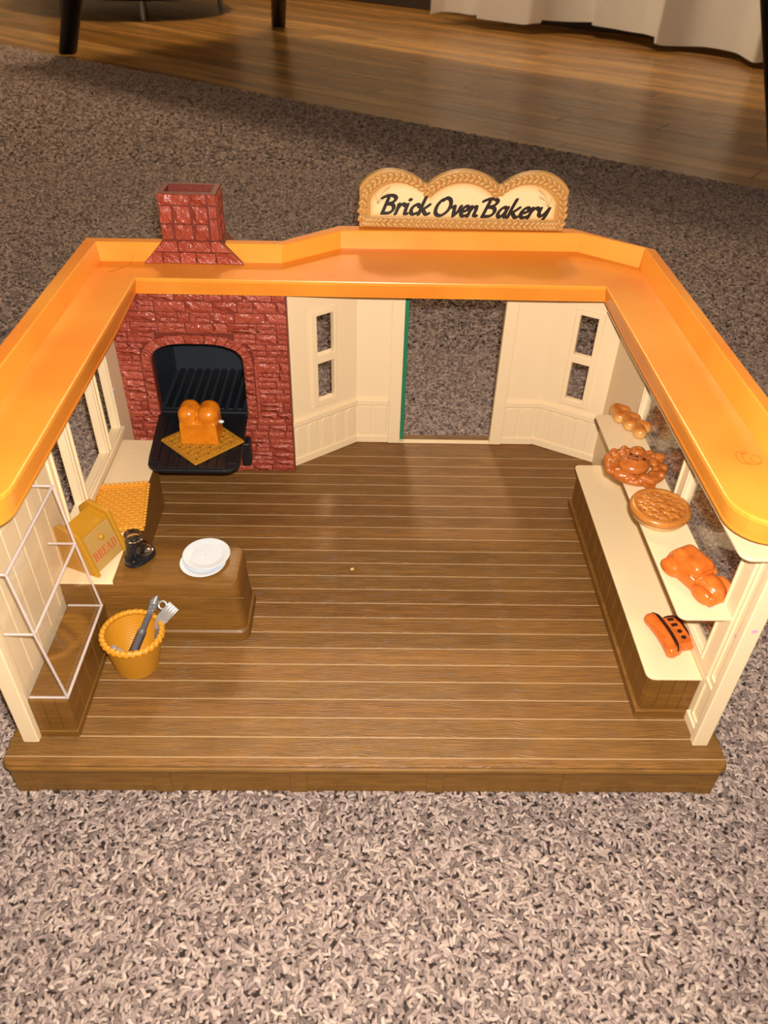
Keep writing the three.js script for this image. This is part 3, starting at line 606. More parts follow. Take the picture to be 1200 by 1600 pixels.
{ // small white flower sticker on the window frame
  const s = new THREE.Shape(); for (let k = 0; k <= 40; k++) { const t = k / 40 * 6.2832, q = 2.6 + 1.2 * Math.cos(5 * t); k ? s.lineTo(q * Math.cos(t), q * Math.sin(t)) : s.moveTo(q, 0); }
  const g = exXY(s, 0, 0.3); g.rotateY(Math.PI / 2);
  const t = thing('sticker', 'tiny white flower sticker on the cream window frame near the bricks', 'sticker', [-188.2, 110, -253.0]);
  mesh('flower', g, M.white, t);
}

// ------------------------------------------------------------ shop sign on the roof's rim
function canvasTexture(w, h, draw) { const c = document.createElement('canvas'); c.width = w; c.height = h; draw(c.getContext('2d'), w, h); const t = new THREE.CanvasTexture(c); t.colorSpace = THREE.SRGBColorSpace; t.anisotropy = 8; return t; }
// brush lettering: a slanted oval nib drawn along each stroke
const GLYPH = {
  B: [0.66, [[[0.2, 0.96], [0.15, 0.6], [0.06, 0.02]], [[-0.08, 0.86], [0.1, 0.97], [0.36, 1.0], [0.52, 0.86], [0.42, 0.64], [0.18, 0.54]], [[0.2, 0.54], [0.44, 0.5], [0.52, 0.28], [0.38, 0.06], [0.06, 0.02]]]],
  r: [0.38, [[[0.06, 0.54], [0.04, 0.28], [0.0, 0.0]], [[0.04, 0.28], [0.14, 0.48], [0.26, 0.56], [0.34, 0.46]]]],
  i: [0.24, [[[0.06, 0.54], [0.03, 0.2], [0.04, 0.02], [0.14, 0.02]], [[0.12, 0.8], [0.15, 0.78]]]],
  c: [0.4, [[[0.36, 0.42], [0.28, 0.55], [0.1, 0.42], [0.04, 0.18], [0.14, 0.0], [0.34, 0.08]]]],
  k: [0.5, [[[0.16, 0.98], [0.08, 0.5], [0.02, 0.0]], [[0.4, 0.54], [0.24, 0.36], [0.1, 0.26]], [[0.14, 0.28], [0.26, 0.1], [0.36, 0.0], [0.46, 0.06]]]],
  O: [0.82, [[[0.5, 0.96], [0.24, 0.86], [0.05, 0.5], [0.08, 0.12], [0.3, 0.0], [0.56, 0.18], [0.7, 0.55], [0.62, 0.88], [0.44, 0.98], [0.3, 0.84]]]],
  v: [0.44, [[[0.0, 0.48], [0.08, 0.54], [0.12, 0.2], [0.14, 0.0]], [[0.14, 0.0], [0.3, 0.22], [0.4, 0.54]]]],
  e: [0.4, [[[0.06, 0.24], [0.24, 0.3], [0.34, 0.44], [0.24, 0.56], [0.08, 0.4], [0.04, 0.16], [0.16, 0.0], [0.36, 0.08]]]],
  n: [0.48, [[[0.06, 0.54], [0.04, 0.28], [0.0, 0.0]], [[0.04, 0.26], [0.16, 0.48], [0.3, 0.54], [0.32, 0.34], [0.3, 0.06], [0.42, 0.02]]]],
  a: [0.48, [[[0.36, 0.46], [0.24, 0.56], [0.08, 0.38], [0.04, 0.14], [0.14, 0.0], [0.28, 0.18], [0.38, 0.5]], [[0.38, 0.54], [0.34, 0.2], [0.36, 0.02], [0.46, 0.04]]]],
  y: [0.48, [[[0.04, 0.54], [0.04, 0.22], [0.14, 0.1], [0.28, 0.26], [0.4, 0.54]], [[0.4, 0.54], [0.34, 0.1], [0.2, -0.24], [0.02, -0.3]]]],
};
function lettering(ctx, text, x, y, size, width) {
  let adv = 0; for (const ch of text) adv += ch === ' ' ? 0.3 : GLYPH[ch][0];
  const sx = width / (adv * size); let pen = x;
  for (const ch of text) {
    if (ch === ' ') { pen += 0.3 * size * sx; continue; }
    for (const s of GLYPH[ch][1]) {
      const c = new THREE.CatmullRomCurve3(s.map(([a, b]) => V(a, b, 0)), false, 'centripetal'), n = Math.ceil(c.getLength() * size / 1.5);
      for (let k = 0; k <= n; k++) {
        const p = c.getPointAt(k / n), px = pen + (p.x + p.y * 0.18) * size * sx, py = y - p.y * size;
        ctx.save(); ctx.translate(px, py); ctx.rotate(-0.6); ctx.beginPath(); ctx.ellipse(0, 0, size * 0.125, size * 0.072, 0, 0, 6.2832); ctx.fill(); ctx.restore();
      }
    }
    pen += GLYPH[ch][0] * size * sx;
  }
}
{
  const W = 153.5, arcs = (cx, half, top, low, n) => Array.from({ length: n + 1 }, (_, k) => { const u = -1 + 2 * k / n; return [cx + half * u, low + (top - low) * Math.pow(Math.max(0, 1 - u * u), 0.62)]; });
  const t = thing('shop_sign', 'wavy-topped tan sign reading Brick Oven Bakery with a braided border', 'sign', [-11.2, 203.3, -343]);
  // outline, left to right along the top
  const topLine = (x) => {
    const f = (c, h, top, low) => low + (top - low) * Math.pow(Math.max(0, 1 - ((x - c) / h) ** 2), 0.7);
    return x < 49 ? (x < 22 ? f(22, 22.5, 41.3, 27) : f(22, 29, 41.3, 27)) : x < 103 ? f(76, 30, 42, 26) : (x > 129 ? f(129, 25, 42, 28) : f(129, 29, 42, 26));
  };
  const outline = (inset) => {
    const p = [[inset, inset], [W - inset, inset]];
    for (let k = 0; k <= 90; k++) { const u = k / 90, x = (W - inset) + (2 * inset - W) * u; const xx = W / 2 + (x - W / 2) * (W - 0.2) / (W - 2 * inset); p.push([x, topLine(Math.min(W - 0.1, Math.max(0.1, xx))) - inset * 1.08]); }
    return p;
  };
  mesh('board', exXY(poly(outline(0)), -4.5, 1.4, 1.1, 3), M.tan, t);
  mesh('border_bead', [exXY(poly(outline(0.2), [outline(8.2)]), 1, 2.4, 0.7, 2)], M.tan, t);
  // braid: paired leaf-shaped strands along the border
  const path = new THREE.CatmullRomCurve3(outline(4.3).map(([x, y]) => V(x, y, 0)), true, 'catmullrom', 0.1), len = path.getLength(), n = Math.round(len / 4.3), parts = [];
  for (let k = 0; k < n; k++) {
    const p = path.getPointAt(k / n), d = path.getTangentAt(k / n), a = Math.atan2(d.y, d.x);
    for (const s of [-1, 1]) { const q = a + s * 0.62; parts.push(ball(p.x - d.y * s * 1.55 + d.x * s * 0.5, p.y + d.x * s * 1.55 + d.y * s * 0.5, 2.5, 3.1, 1.55, 1.5, 8, 6, [0, 0, q])); }
  }
  mesh('braided_border', parts, M.tanLight, t);
  const face = outline(8), sg = new THREE.ShapeGeometry(poly(face)); sg.translate(0, 0, 1.5);
  const x0 = 8, x1 = W - 8, y0 = 8, y1 = 36, uv = sg.attributes.uv, pp = sg.attributes.position;
  for (let i = 0; i < pp.count; i++) uv.setXY(i, (pp.getX(i) - x0) / (x1 - x0), (pp.getY(i) - y0) / (y1 - y0));
  const map = canvasTexture(2048, 512, (g, w, h) => {
    const px = w / (x1 - x0), py = h / (y1 - y0), X = (x) => (x - x0) * px, Y = (y) => h - (y - y0) * py;
    g.fillStyle = '#d2a25e'; g.fillRect(0, 0, w, h);
    for (let k = 0; k < 26; k++) {                    // printed tan edge fading to cream
      g.fillStyle = `rgba(244,222,176,${0.085})`; g.beginPath();
      outline(8.2 + k * 0.19).forEach(([x, y], i) => (i ? g.lineTo(X(x), Y(y)) : g.moveTo(X(x), Y(y)))); g.fill();
    }
    g.strokeStyle = '#a9783a'; g.fillStyle = '#a9783a'; g.lineWidth = 5;
    for (const s of [1, -1]) {
      const b = s > 0 ? 13 : W - 13, st = (pts) => { g.beginPath(); pts.forEach(([x, y], i) => (i ? g.lineTo(X(b + s * x), Y(y)) : g.moveTo(X(b + s * x), Y(y)))); g.stroke(); };
      st([[0.5, 17], [1.5, 21], [4, 25], [9, 29.2]]); st([[0.5, 17], [3, 21.5], [8, 24.4]]); st([[-1.2, 24], [0.2, 20], [0.5, 17]]); st([[0.5, 17], [3, 19.4], [5, 20]]);
      for (const [ax, ay, bx, by] of [[4.4, 26, 9.5, 29.6], [4, 22.6, 8.6, 24.6]]) for (let k = 0; k < 5; k++) for (const o of [-0.65, 0.65]) { const u = k / 4; g.beginPath(); g.ellipse(X(b + s * (ax + (bx - ax) * u)), Y(ay + (by - ay) * u + o), 7, 4, s > 0 ? -0.5 : 0.5, 0, 6.2832); g.fill(); }
    }
    g.fillStyle = '#1f140e';
    g.save(); g.scale(px / py, 1);                    // draw in square units
    const q = py / px;
    lettering(g, 'Brick', X(16) * q, Y(10.2), 13.2 * py, 36 * py); lettering(g, 'Oven', X(55.2) * q, Y(9.6), 13.2 * py, 32.6 * py); lettering(g, 'Bakery', X(90.4) * q, Y(9.4), 13.2 * py, 50 * py);
    g.restore();
  });
  const fm = new THREE.MeshPhysicalMaterial({ map, roughness: 0.42 });
  mesh('printed_face', sg, fm, t, { uv: 'keep', label: 'cream face with black brush lettering and wheat sprigs' });
}

// ------------------------------------------------------------ clear display case on its brown base
{
  const t = thing('display_case', 'clear plastic two-tier display case on the brown base by the front post', 'display case');
  const X = { wall: -185.9, base: -165.4, mid: -170.6, top: -173.6 }, Y = { base: 53.4, mid: 104.5, top: 146 }, Z0 = -92.6, Z1 = -21.8;
  const slab = (xa, ya, xb, yb, th = 1.1) => exXY(poly([[xa, ya], [xa - th, ya], [xb - th, yb], [xb, yb]]), Z0, Z1);
  mesh('pane', slab(X.base, Y.base, X.mid, Y.mid), M.clearCase, t);
  mesh('pane', slab(X.mid, Y.mid + 0.4, X.top, Y.top), M.clearCase, t);
  mesh('shelf', box(X.wall, X.mid - 1.3, Y.mid - 0.5, Y.mid + 0.5, Z0 + 1.2, Z1 - 1.2), M.clearCase, t);
  mesh('lid', box(X.wall, X.top - 1.3, Y.top - 1, Y.top, Z0 + 1.2, Z1 - 1.2), M.clearCase, t);
  const end = [[X.wall, Y.base], [X.base - 1.2, Y.base], [X.mid - 1.2, Y.mid], [X.top - 1.2, Y.top], [X.wall, Y.top]];
  mesh('pane', exXY(poly(end), Z0, Z0 + 1), M.clearCase, t); mesh('pane', exXY(poly(end), Z1 - 1, Z1), M.clearCase, t);
  const rod = (a, b, r = 0.75) => mesh('edge', bar(a, b, r, r, 8), M.clearEdge, t);
  for (const z of [Z0 + 0.5, Z1 - 0.5]) {
    rod([X.base, Y.base + 0.5, z], [X.mid, Y.mid, z]); rod([X.mid, Y.mid, z], [X.top, Y.top, z]);
    rod([X.wall, Y.base + 0.5, z], [X.base, Y.base + 0.5, z]); rod([X.wall, Y.mid, z], [X.mid, Y.mid, z]); rod([X.wall, Y.top, z], [X.top, Y.top, z]);
  }
  rod([X.base, Y.base + 0.6, Z0], [X.base, Y.base + 0.6, Z1], 0.9); rod([X.mid, Y.mid, Z0], [X.mid, Y.mid, Z1], 0.9); rod([X.top, Y.top, Z0], [X.top, Y.top, Z1], 0.9);
}

// ------------------------------------------------------------ goods on the counters
{ // woven mat and loaf on the oven's door
  const t = thing('woven_mat', 'square golden basketweave mat lying cornerwise on the black oven tray', 'mat', [-125.6, 76.5, -240], R(45));
  const h = 22, parts = [];
  mesh('panel', rbox(-h, h, 0, 0.8, -h, h, 0.35), M.mat, t);
  mesh('rim', exXZ(roundRect(-h, h, -h, h, 1.5), 0.2, 1.8, 0.6, [roundRect(-h + 2.2, h - 2.2, -h + 2.2, h - 2.2, 0.6)]), M.mat, t);
  for (let i = 0; i < 8; i++) { const x = -h + 3.8 + i * 5.2, a = i % 2; { parts.push(rbox(x - 1.15, x + 1.15, 0.4, 2.2 + 0.25 * a, -h + 1.5, h - 1.5, 0.6)); parts.push(rbox(-h + 1.5, h - 1.5, 0.4, 2.45 - 0.25 * a, x - 1.15, x + 1.15, 0.6)); } }
  mesh('weave', parts, M.mat, t, { kind: 'stuff' });
  const b = thing('bread_loaf', 'shiny golden loaf with two rounded humps on the woven mat', 'bread', [-126, 78.35, -243.4], R(-2));
  const f = (p) => {
    const lobe = (c) => sBox(p, [c, 19.6, 0], [7.5, 9.4, 10.5], 7), d = smin(lobe(-7.1), lobe(7.1), 0.9);
    const body = sBox(p, [0, 9, 0], [13.6 + (9 - p[1]) * 0.05, 9, 10.1], 0.9);
    return smin(d, body, 0.9);
  };
  mesh('crumb', sdf(f, [0, 15, 0], 19, 56), M.loaf, b);
  const w = mesh('peg', ball(15.8, 15.6, 2, 2.3, 1.3, 1.4, 10, 8), M.white, b, { label: 'small white peg on the side' });
}
{ // woven tray
  const t = thing('woven_tray', 'rectangular golden woven tray with a ridged rim behind the bread box', 'tray', [-169.2, 70.85, -165.2], R(8.6));
  const a = 17.6, c = 24.6, parts = [], rope = [];
  mesh('panel', rbox(-a, a, 0, 1.2, -c, c, 0.4), M.tray, t);
  for (let i = 0; i < 11; i++) for (let j = 0; j < 16; j++) { const x = -a + 2.9 + i * 2.94, z = -c + 2.6 + j * 2.94, q = (i + j) % 2; parts.push(rbox(x - (q ? 1.6 : 0.8), x + (q ? 1.6 : 0.8), 1, 1.9, z - (q ? 0.8 : 1.6), z + (q ? 0.8 : 1.6), 0.35)); }
  mesh('weave', parts, M.tray, t, { kind: 'stuff' });
  const ring = roundRect(-a, a, -c, c, 2.5, 3), path = new THREE.CatmullRomCurve3(ring.map(([x, z]) => V(x, 3, z)), true, 'catmullrom', 0.1), n = 52;
  for (let k = 0; k < n; k++) { const p = path.getPointAt(k / n), d = path.getTangentAt(k / n); rope.push(ball(p.x, 3.2, p.z, 1.9, 1.25, 1.1, 8, 6, [0, Math.atan2(-d.z, d.x) + 0.5, 0.35])); }
  mesh('rim', [exXZ(ring, 0.1, 3.6, 0.3, [roundRect(-a + 1.3, a - 1.3, -c + 1.3, c - 1.3, 1.6, 3)]), ...rope], M.tray, t);
}
{ // bread box
  const ax = V(0.402, 0, -0.916);                     // along the box, from its near end to its far end
  const t = thing('bread_box', 'mustard yellow bread box with sloping lid and red BREAD lettering', 'bread box', [-166.4, 70.85, -98.6], Math.atan2(0.916, 0.402));
  // local x along the box (0..28), local z towards its front (0 at the front foot), y up
  const prof = (i) => [[-i, 0.05], [-7.6 - i * 0.6, 29 - i], [-21.5, 32.6 - i * 1.3], [-28.6 + i, 26 - i], [-29 + i, 0.05]];
  const end = (x0, x1, i) => { const g = exXY(poly(prof(i).map(([z, y]) => [-z, y])), x0, x1, 0.7, 2); g.rotateY(Math.PI / 2); return g; };
  mesh('body', end(2, 27.5, 2.4), M.mustard, t);
  for (const x of [0, 26.8]) mesh('end_panel', end(x, x + 3, -0.9), M.mustard, t);
  const L = Math.hypot(6.2, 24), lean = Math.atan2(6.2, 24);
  const lid = new THREE.Group(); lid.name = numbered('lid'); lid.position.set(0.0149, 0.0013, -0.0017); lid.rotation.set(-lean, 0, 0); t.add(lid);
  mesh('lid_panel', rbox(-11.6, 11.6, 0, L, -0.9, 0.6, 0.4), M.mustardDusty, lid);
  mesh('knob', [bar([0, 19, 0.4], [0, 19, 2], 1.1, 1.1, 12), ball(0, 19, 2.6, 1.9, 1.9, 1.5)], M.mustard, lid);
  const pg = new THREE.PlaneGeometry(23, 11); pg.translate(0, 9.2, 0.66);
  const map = canvasTexture(512, 245, (g, w, h) => { g.fillStyle = '#b08a48'; g.fillRect(0, 0, w, h); g.fillStyle = '#c0502f'; g.font = 'bold 150px serif'; g.textAlign = 'center'; g.textBaseline = 'middle'; g.save(); g.translate(w / 2, h / 2); g.scale(0.86, 1.25); g.fillText('BREAD', 0, 0); g.restore(); });
  mesh('lettering', pg, new THREE.MeshPhysicalMaterial({ map, roughness: 0.6 }), lid, { uv: 'keep', label: 'red printed word BREAD' });
}
{ // coffee maker: dark foot and column round a small clear pot
  const t = thing('coffee_maker', 'small dark coffee maker with a clear glass pot on the counter corner', 'coffee maker', [-144.6, 70.75, -117], R(54));
  const oval = (rx, rz, y, dx = 0, dz = 0, n = 32) => Array.from({ length: n }, (_, k) => { const a = -k / n * 6.2832; return [dx + rx * Math.sign(Math.cos(a)) * Math.pow(Math.abs(Math.cos(a)), 0.85), y, dz + rz * Math.sign(Math.sin(a)) * Math.pow(Math.abs(Math.sin(a)), 0.85)]; });
  mesh('base', loft([oval(9.8, 6.6, 0.02), oval(10.6, 7.3, 0.8), oval(10.6, 7.3, 3.2), oval(9.8, 6.6, 4.8), oval(7, 4.6, 5.4)]), M.navy, t);
  mesh('column', loft([oval(7, 4.8, 4.2, -1, -1.6), oval(5.6, 4.6, 8, -1, -2), oval(4.9, 4.7, 12, -0.6, -2.2), oval(4.9, 4.9, 14.6, -0.4, -2.2), oval(3.6, 3.6, 15, -0.4, -2.2)]), M.navy, t);
  const pot = mesh('glass_pot', lathe([[0, 0.1], [3.9, 0.1], [5.2, 1.8], [5.2, 4], [4.2, 6.4], [3, 7.4], [3.2, 8], [2.7, 8], [2.6, 7.4], [3.7, 6.2], [4.7, 4], [4.6, 2], [3.6, 0.8], [0, 0.7]], 28), M.clearSolid, t);
  pot.position.set(0.0012, 0.0054, 0.0034);
  const cup = mesh('glass_hopper', lathe([[0, 0.1], [4.7, 0.1], [4.9, 1], [4.6, 1.6], [4.8, 3.6], [5.2, 4.3], [4.6, 4.5], [4.1, 3.6], [4.0, 0.9], [0, 0.8]], 28), M.clearSolid, t);
  cup.position.set(-0.0004, 0.0151, -0.0022);
}
{ // two plates
  const plate = (name, label, x, y, z, r) => {
    const t = thing(name, label, 'plate', [x, y, z], 0, 'stacked white plates');
    mesh('dish', lathe([[0, 0.02], [r * 0.62, 0.02], [r * 0.68, 0.5], [r * 0.98, 1.5], [r, 1.75], [r * 0.97, 1.95], [r * 0.7, 1.15], [r * 0.62, 0.75], [0, 0.7]], 56), M.white, t);
    return t;
  };
  plate('plate', 'white plate mostly hidden beneath another plate on the brown counter', -105, 69.7, -114.4, 14.4);
  const top = plate('plate', 'upper white plate with faint cut line on the brown counter', -103.6, 71.45, -119.6, 14.9);
  mesh('cut_line', bar([1.5, 0.86, 6.4], [6.6, 0.86, -5.4], 0.16, 0.16, 6), std(0xc6cdd2), top);
  mesh('swirl', tube(Array.from({ length: 30 }, (_, k) => [-3 + k * 0.1 * Math.cos(k * 0.5), 0.82, 0.5 + k * 0.09 * Math.sin(k * 0.5)]), 0.12, 60, 4), std(0xcdd3d8), top);
}
{ // basket with utensils
  const B = [-144.6, F + 0.35, -73.4];
  const t = thing('basket', 'round golden basket with a twisted rim holding grey utensils', 'basket', B); t.rotation.z = R(-3); t.position.y += 0.0004; t.scale.set(0.97, 1.04, 0.97);
  mesh('body', lathe([[0, 0.02], [13, 0.02], [13.6, 0.6], [18.4, 26.2], [18.6, 27], [16.8, 27], [12.2, 1.6], [0, 1.4]], 56), M.basketRows, t);
  const rope = []; for (let k = 0; k < 30; k++) { const a = k / 30 * 6.2832; rope.push(ball(18 * Math.cos(a), 26.9, 18 * Math.sin(a), 3.1, 1.9, 1.7, 12, 8, [0, -a + Math.PI / 2 + 0.5, 0.42])); }
  const ringG = new THREE.TorusGeometry(17.9, 1.75, 12, 60); ringG.rotateX(Math.PI / 2); ringG.translate(0, 26.8, 0);
  mesh('rim', [ringG, ...rope], M.basket, t);
  const P = (x, y, z) => [x, y, z];
  const s = thing('spatula', 'long grey utensil with faceted tip leaning in the golden basket', 'utensil');
  const a = V(-146, 32, -70), b = V(-129.2, 66, -86), at = (u) => a.clone().lerp(b, u).toArray();
  mesh('handle', [bar(at(0), at(0.46), 2.9, 2.7, 4), bar(at(0.44), at(0.5), 2.7, 1.9, 8), bar(at(0.5), at(0.8), 1.9, 1.9, 8)], M.steelDark, s);
  mesh('head', [bar(at(0.78), at(0.96), 2.2, 3.2, 6), bar(at(0.96), at(1.06), 3.2, 0.7, 6), ...[0.84, 0.9, 0.96].flatMap((u) => [-1, 1].map((q) => { const p = at(u); return ball(p[0] + q * 1.1, p[1] + 0.9, p[2] + 2.4, 0.7); }))], M.steel, s, { label: 'light faceted tip' });
  const k = thing('slotted_turner', 'silver ribbed turner hanging over the basket rim', 'utensil');
  const spine = new THREE.CatmullRomCurve3([V(-119.6, 58.6, -88), V(-123.4, 55.6, -85), V(-127.6, 51.0, -82.5), V(-130, 45.5, -80.5)]), rings = [], acr = (p, d) => d.clone().cross(V(0.24, 0.72, 0.65)).normalize();
  for (let i = 0; i <= 14; i++) { const p = spine.getPoint(i / 14), d = spine.getTangent(i / 14), across = acr(p, d), nn = across.clone().cross(d).normalize(), w = 3.6 - 1.6 * Math.max(0, (i - 8) / 6), ring = []; for (const [u, v] of [[-w, -0.55], [w, -0.55], [w, 0.55], [-w, 0.55]]) ring.push([p.x + across.x * u + nn.x * v, p.y + across.y * u + nn.y * v, p.z + across.z * u + nn.z * v]); rings.push(ring); }
  const blade = [loft(rings)];
  for (const o of [-2.6, -0.9, 0.9, 2.6]) blade.push(tube(Array.from({ length: 8 }, (_, i) => { const u = i / 9, p = spine.getPoint(u), d = spine.getTangent(u), across = acr(p, d), nn = across.clone().cross(d).normalize(), s2 = Math.abs(nn.y) > 0 && nn.y < 0 ? -1 : 1; return V(p.x + across.x * o + nn.x * 0.5 * s2, p.y + across.y * o + nn.y * 0.5 * s2, p.z + across.z * o + nn.z * 0.5 * s2); }), 0.42, 16, 6));
  mesh('blade', blade, M.silver, k);
  const rg = new THREE.TorusGeometry(2.4, 0.75, 8, 20); rg.rotateX(-0.7); rg.translate(-126.4, 59.4, -87.6);
  mesh('loop', rg, M.silver, k); mesh('neck', tube([[-129.8, 46.5, -81], [-131.2, 41, -79.5], [-132, 34, -77]], 1.2, 12, 8), M.steel, k);
  const w = thing('whisk', 'silver utensil with round knob lying across the basket', 'utensil');
  mesh('knob', ball(-154.6, 40.5, -68.8, 2.7, 2.7, 2.7), M.silver, w); mesh('stem', [tube([[-153, 40, -69], [-149, 39, -67.6], [-145, 36, -67], [-138, 34, -68.5]], 1.3, 16, 8)], M.silver, w);
}
{ // goods on the bread shelf
  const top = 109.95;
  // plaited loaf
  const t1 = thing('plaited_loaf', 'small golden plaited loaf at the far end of the cream shelf', 'bread', [180.6, top, -217.5], R(-65.5));
  const lobes = []; for (let k = 0; k < 3; k++) { const x = -10.6 + k * 11; lobes.push([[x - 3.6, 5, 0.2], [x + 4.6, 5.2, 3.4]], [[x - 5.4, 5.2, -1.2], [x + 0.4, 5.4, -4]]); }
  const f1 = (p) => { let d = 1e9; for (const [a, b] of lobes) d = smin(d, sCap(p, a, b, 4.2, 4.5), 0.5); return Math.max(d, 0.05 - p[1]); };
  mesh('crust', paint(sdf(f1, [0, 6, 0], 24, 72), (x, y, z, ny) => { const u = Math.min(1, Math.max(0, (y - 5.5) / 4)); return [0.72 - 0.16 * u, 0.39 - 0.22 * u, 0.11 - 0.085 * u]; }), M.crust, t1);
  // wreath with a bear
  const t2 = thing('bear_wreath', 'brown plaited wreath bread with a smiling bear face on the shelf', 'bread', [171.2, top, -164.4]);
  const bl = []; for (let k = 0; k < 26; k++) { const a = k / 26 * 6.2832, s = k % 2 ? 1 : -1, r0 = 15.4 + s * 2.2, r1 = 15.4 - s * 2.4, da = 0.2; bl.push([[r0 * Math.cos(a - da), 3.2, r0 * Math.sin(a - da)], [r1 * Math.cos(a + da), 4.6, r1 * Math.sin(a + da)]]); }
  const f2 = (p) => { let d = Math.hypot(Math.hypot(p[0], p[2]) - 15.4, (p[1] - 3) * 1.5) - 4.6; for (const [a, b] of bl) d = smin(d, sCap(p, a, b, 2.0, 2.7), 0.5); d = smin(d, sBox(p, [5, 4.2, 17.4], [3.6, 4, 2.6], 0.8), 0.5); return Math.max(d, 0.05 - p[1]); };
  mesh('wreath', sdf(f2, [0, 5, 0], 24, 88), M.glaze, t2);
  mesh('bear_head', (() => { const f = (p) => smin(sEll(p, [-4, 9.8, 7], [10, 5.4, 9.2]), sEll(p, [-4.8, 14.3, 9], [3.6, 1.4, 3]), 1); return sdf(f, [-4, 10, 7], 13, 56); })(), M.glaze, t2);
  mesh('ear', sdf((p) => Math.max(sEll(p, [1.4, 11, -5.2], [5.2, 3.6, 4.8]), -sEll(p, [1, 15.2, -4.4], [2.8, 1.7, 2.4])), [1.4, 11, -5.2], 6, 36), M.glaze, t2);
  mesh('bear_body', (() => { const f = (p) => smin(smin(sEll(p, [-10, 5.4, 10], [8, 3.6, 6]), sCap(p, [-13, 6.6, 2], [-19.5, 6, 8.5], 2.5), 0.6), smin(sCap(p, [-17, 5.4, 9], [-6, 5.4, 16.5], 2.4), sCap(p, [0, 6.4, 17], [5, 5.4, 19], 2.7), 0.6), 0.6); return sdf(f, [-8, 6, 10], 17, 64); })(), M.glaze, t2);
  mesh('bow', (() => { const f = (p) => Math.min(smin(sEll(p, [15.5, 7.4, -5.5], [5, 2.6, 3.2]), sEll(p, [11, 7, 0.5], [3, 2.4, 4.4]), 0.6), sEll(p, [11.8, 8.6, -4], [1.8, 1.8, 1.8])); return sdf(f, [13, 7, -3], 11, 44); })(), M.glaze, t2);
  for (const [x, y, z] of [[-5.8, 14.5, 2.6], [1.0, 14.4, 8.0]]) mesh('eye', ball(x, y, z, 1.15, 0.7, 1.5, 10, 8), M.choc, t2);
  mesh('nose', ball(-3.6, 15.4, 6.8, 1.3, 0.7, 0.9, 10, 8), M.choc, t2);
  mesh('mouth', tube([[-9, 14.3, 5.8], [-7.6, 15.1, 8.6], [-5.2, 15.6, 10.2], [-3.4, 15.4, 10.4]], 0.45, 14, 6), M.choc, t2);
  // pie
  const t3 = thing('pie', 'round golden pie with a lattice top on the cream shelf', 'pie', [173.2, top, -116.6], R(20));
  mesh('crust', paint(lathe([[0, 0.05], [13, 0.05], [15.4, 1.2], [16.4, 3.2], [16.2, 4.2], [17.6, 5.2], [18.2, 7], [17.4, 8.8], [15.4, 9.4], [14, 8.6], [13.4, 7.6], [0, 7.6]], 56), (x, y, z) => { const q = Math.hypot(x, z), u = y > 5.4 ? 1 : y > 3 ? (y - 3) / 2.4 : 0; return [0.72 - 0.2 * u, 0.46 - 0.26 * u, 0.2 - 0.165 * u]; }), M.crust, t3);
  mesh('filling', paint(lathe([[0, 9], [8, 8.7], [13.6, 7.7]].reverse().reverse(), 40), () => [0.40, 0.13, 0.02]), M.crust, t3);
  for (const [turn, off] of [[0.18, 0], [-0.82, 0.15]]) for (let k = -2; k <= 2; k++) {
    const o = k * 5.3, half = Math.sqrt(13.7 ** 2 - o * o), pts = Array.from({ length: 9 }, (_, i) => { const u = -1 + i / 4; return [u * half, 7.6 + 1.3 * (1 - (u * half * u * half + o * o) / 190) + ((i + k + (turn > 0 ? 0 : 1)) % 2 ? 0.5 : -0.2) + off, o]; });
    const g = tube(pts, 1, 30, 8); g.rotateY(0); { const p = g.attributes.position; for (let i = 0; i < p.count; i++) p.setZ(i, o + (p.getZ(i) - o) * 1.75); g.computeVertexNormals(); } g.rotateY(turn);
    mesh('lattice_strip', paint(g, () => [0.50, 0.18, 0.03]), M.crust, t3);
  }
  // car-shaped bread
  const t4 = thing('car_bread', 'glossy orange bread shaped like a rounded little car', 'bread', [177.8, top, -60.2], R(-64));
  const f4 = (p) => {                                 // nose towards +x
    let d = sBox(p, [-0.5, 3.4, 0], [17.5, 3.4, 8.6], 2.6);
    const q = [p[0], p[1], p[2] * (1 + 0.02 * Math.max(0, p[1] - 6))];
    d = smin(d, sBox(q, [-5.4, 8.4, 0], [10.6, 7.2, 8.8], 4.6), 1.6);
    d = smin(d, sEll(p, [-14, 5.8, 0], [5.6, 5.6, 8]), 1.6);
    d = smin(d, sEll(p, [8.6, 5.2, 0], [10.4, 6, 6.6]), 1.0);
    for (const s of [-1, 1]) { d = smin(d, sEll(p, [11.6, 3.8, s * 8], [6.8, 4.8, 2.9]), 1.1); d = smin(d, sEll(p, [-12, 3.8, s * 8.6], [6.4, 4.6, 2.6]), 1); d = smin(d, sEll(p, [17.6, 5.6, s * 7.4], [1.6, 2, 2]), 0.5); d = smin(d, sCap(p, [2.2, 9, s * 8.2], [4.4, 8.2, s * 7.6], 1.3), 0.5); d = Math.max(d, -sBox(p, [-5.5, 11.2, s * 9.6], [6.4, 2.2, 1.1], 0.9)); }
    for (const s of [-1, 1]) d = Math.max(d, -sCap(p, [4.2, 11, s * 6.8], [16, 6.2, s * 2.2], 0.75));
    d = Math.max(d, -sCap(p, [5.6, 11.4, -7], [5.6, 11.4, 7], 0.9));
    d = smin(d, sCap(p, [18.2, 2.2, -8], [18.2, 2.2, 8], 1.3), 0.5);
    return Math.max(d, 0.05 - p[1]);
  };
  mesh('crust', sdf(f4, [0, 8, 0], 22, 96), M.glazeCar, t4);
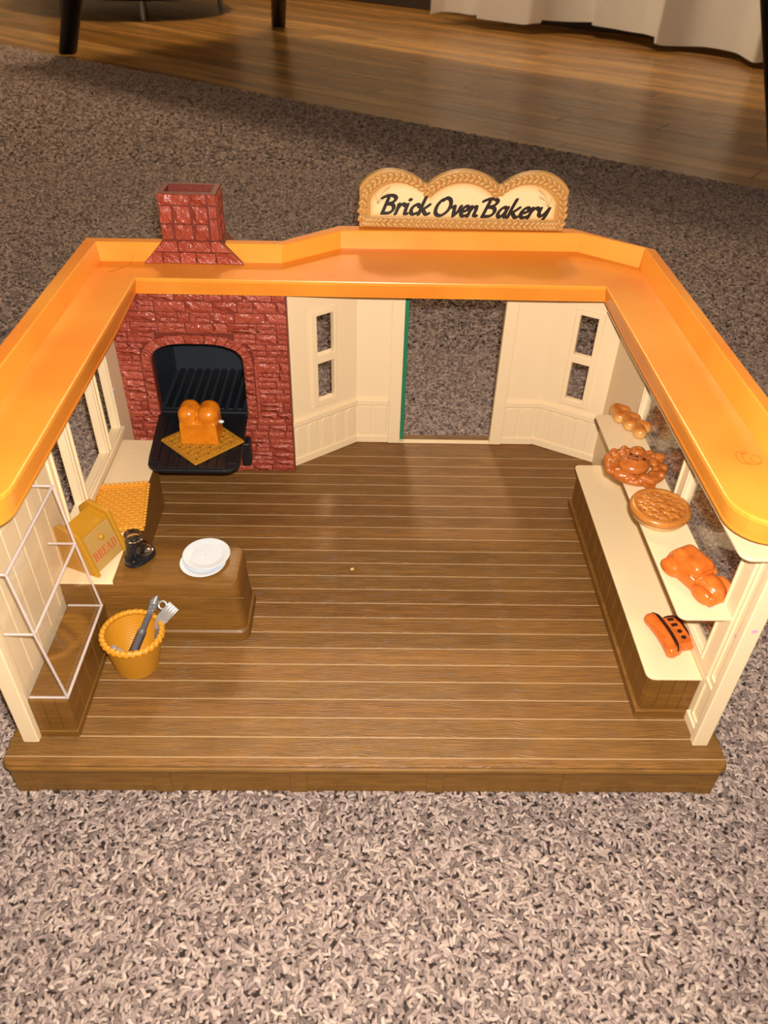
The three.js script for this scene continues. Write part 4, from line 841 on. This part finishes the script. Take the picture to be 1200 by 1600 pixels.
  // boat-shaped bread lying on the counter
  const t5 = thing('boat_bread', 'flat orange ship biscuit with dark chocolate stripes on the counter', 'biscuit', [174.6, 56.06, -66.2], R(12)); t5.scale.set(0.95, 1, 0.9);
  // local x away from the hull's keel towards the funnel, local z along the hull
  const bend = (p) => [p[0] + 0.006 * p[2] * p[2] - 0.6, p[1], p[2]];
  mesh('hull', sdf((p0) => { const p = bend(p0); return smin(sBox(p, [-0.4, 4.4, 0], [4.6, 4.4, 18.2], 4.2), sBox(p, [3.6, 3.4, 0], [2.6, 3.4, 16], 2.2), 1); }, [0, 5, 0], 20, 72), M.glazeCar, t5);
  mesh('cabin', sdf((p) => { let d = sBox(p, [9.4, 3.5, 0], [5.6, 3.5, 13], 1.8); d = smin(d, sBox(p, [14.6, 3.4, 1], [3.4, 3.4, 11.8], 2.4), 1); return Math.max(d, -sEll(p, [9.6, 3, 15.4], [2.4, 9, 3])); }, [10, 4, 0], 17, 60), M.glazeCar, t5);
  mesh('stripe', tube([[0.2, 6.6, -17], [1.4, 8.3, -13], [2.2, 8.6, -4], [2.2, 8.6, 5], [1.4, 8.3, 13], [0.2, 6.4, 17]], 1.15, 24, 8), M.choc, t5);
  mesh('stripe', tube([[11.6, 6.9, -11.4], [13.8, 6.95, -10], [14.4, 6.95, 0], [14.4, 6.95, 8], [13.8, 6.6, 13]], 0.8, 24, 8), M.choc, t5);
  for (const z of [-9.4, -4.4]) mesh('window', rbox(7, 11.2, 6.6, 7.25, z - 1.3, z + 1.3, 0.3), M.choc, t5);
  for (const z of [1.6, 7]) { const g = new THREE.CylinderGeometry(1.6, 1.6, 0.7, 18); g.translate(9.6, 6.95, z); mesh('porthole', g, M.choc, t5); }
  mesh('stripe', tube([[5.4, 6.6, -11.8], [8, 7, -12], [12, 7, -11.8]], 0.7, 12, 6), M.choc, t5);
}
{ const t = thing('crumb', 'single pale yellow crumb on the brown plank floor', 'crumb', [-12.6, F + 0.05, -161], 0.4); mesh('grain', ball(0, 0.9, 0, 1.7, 0.9, 1.2, 8, 6), std(0xd8b070), t); }

renderer.render(scene, camera);
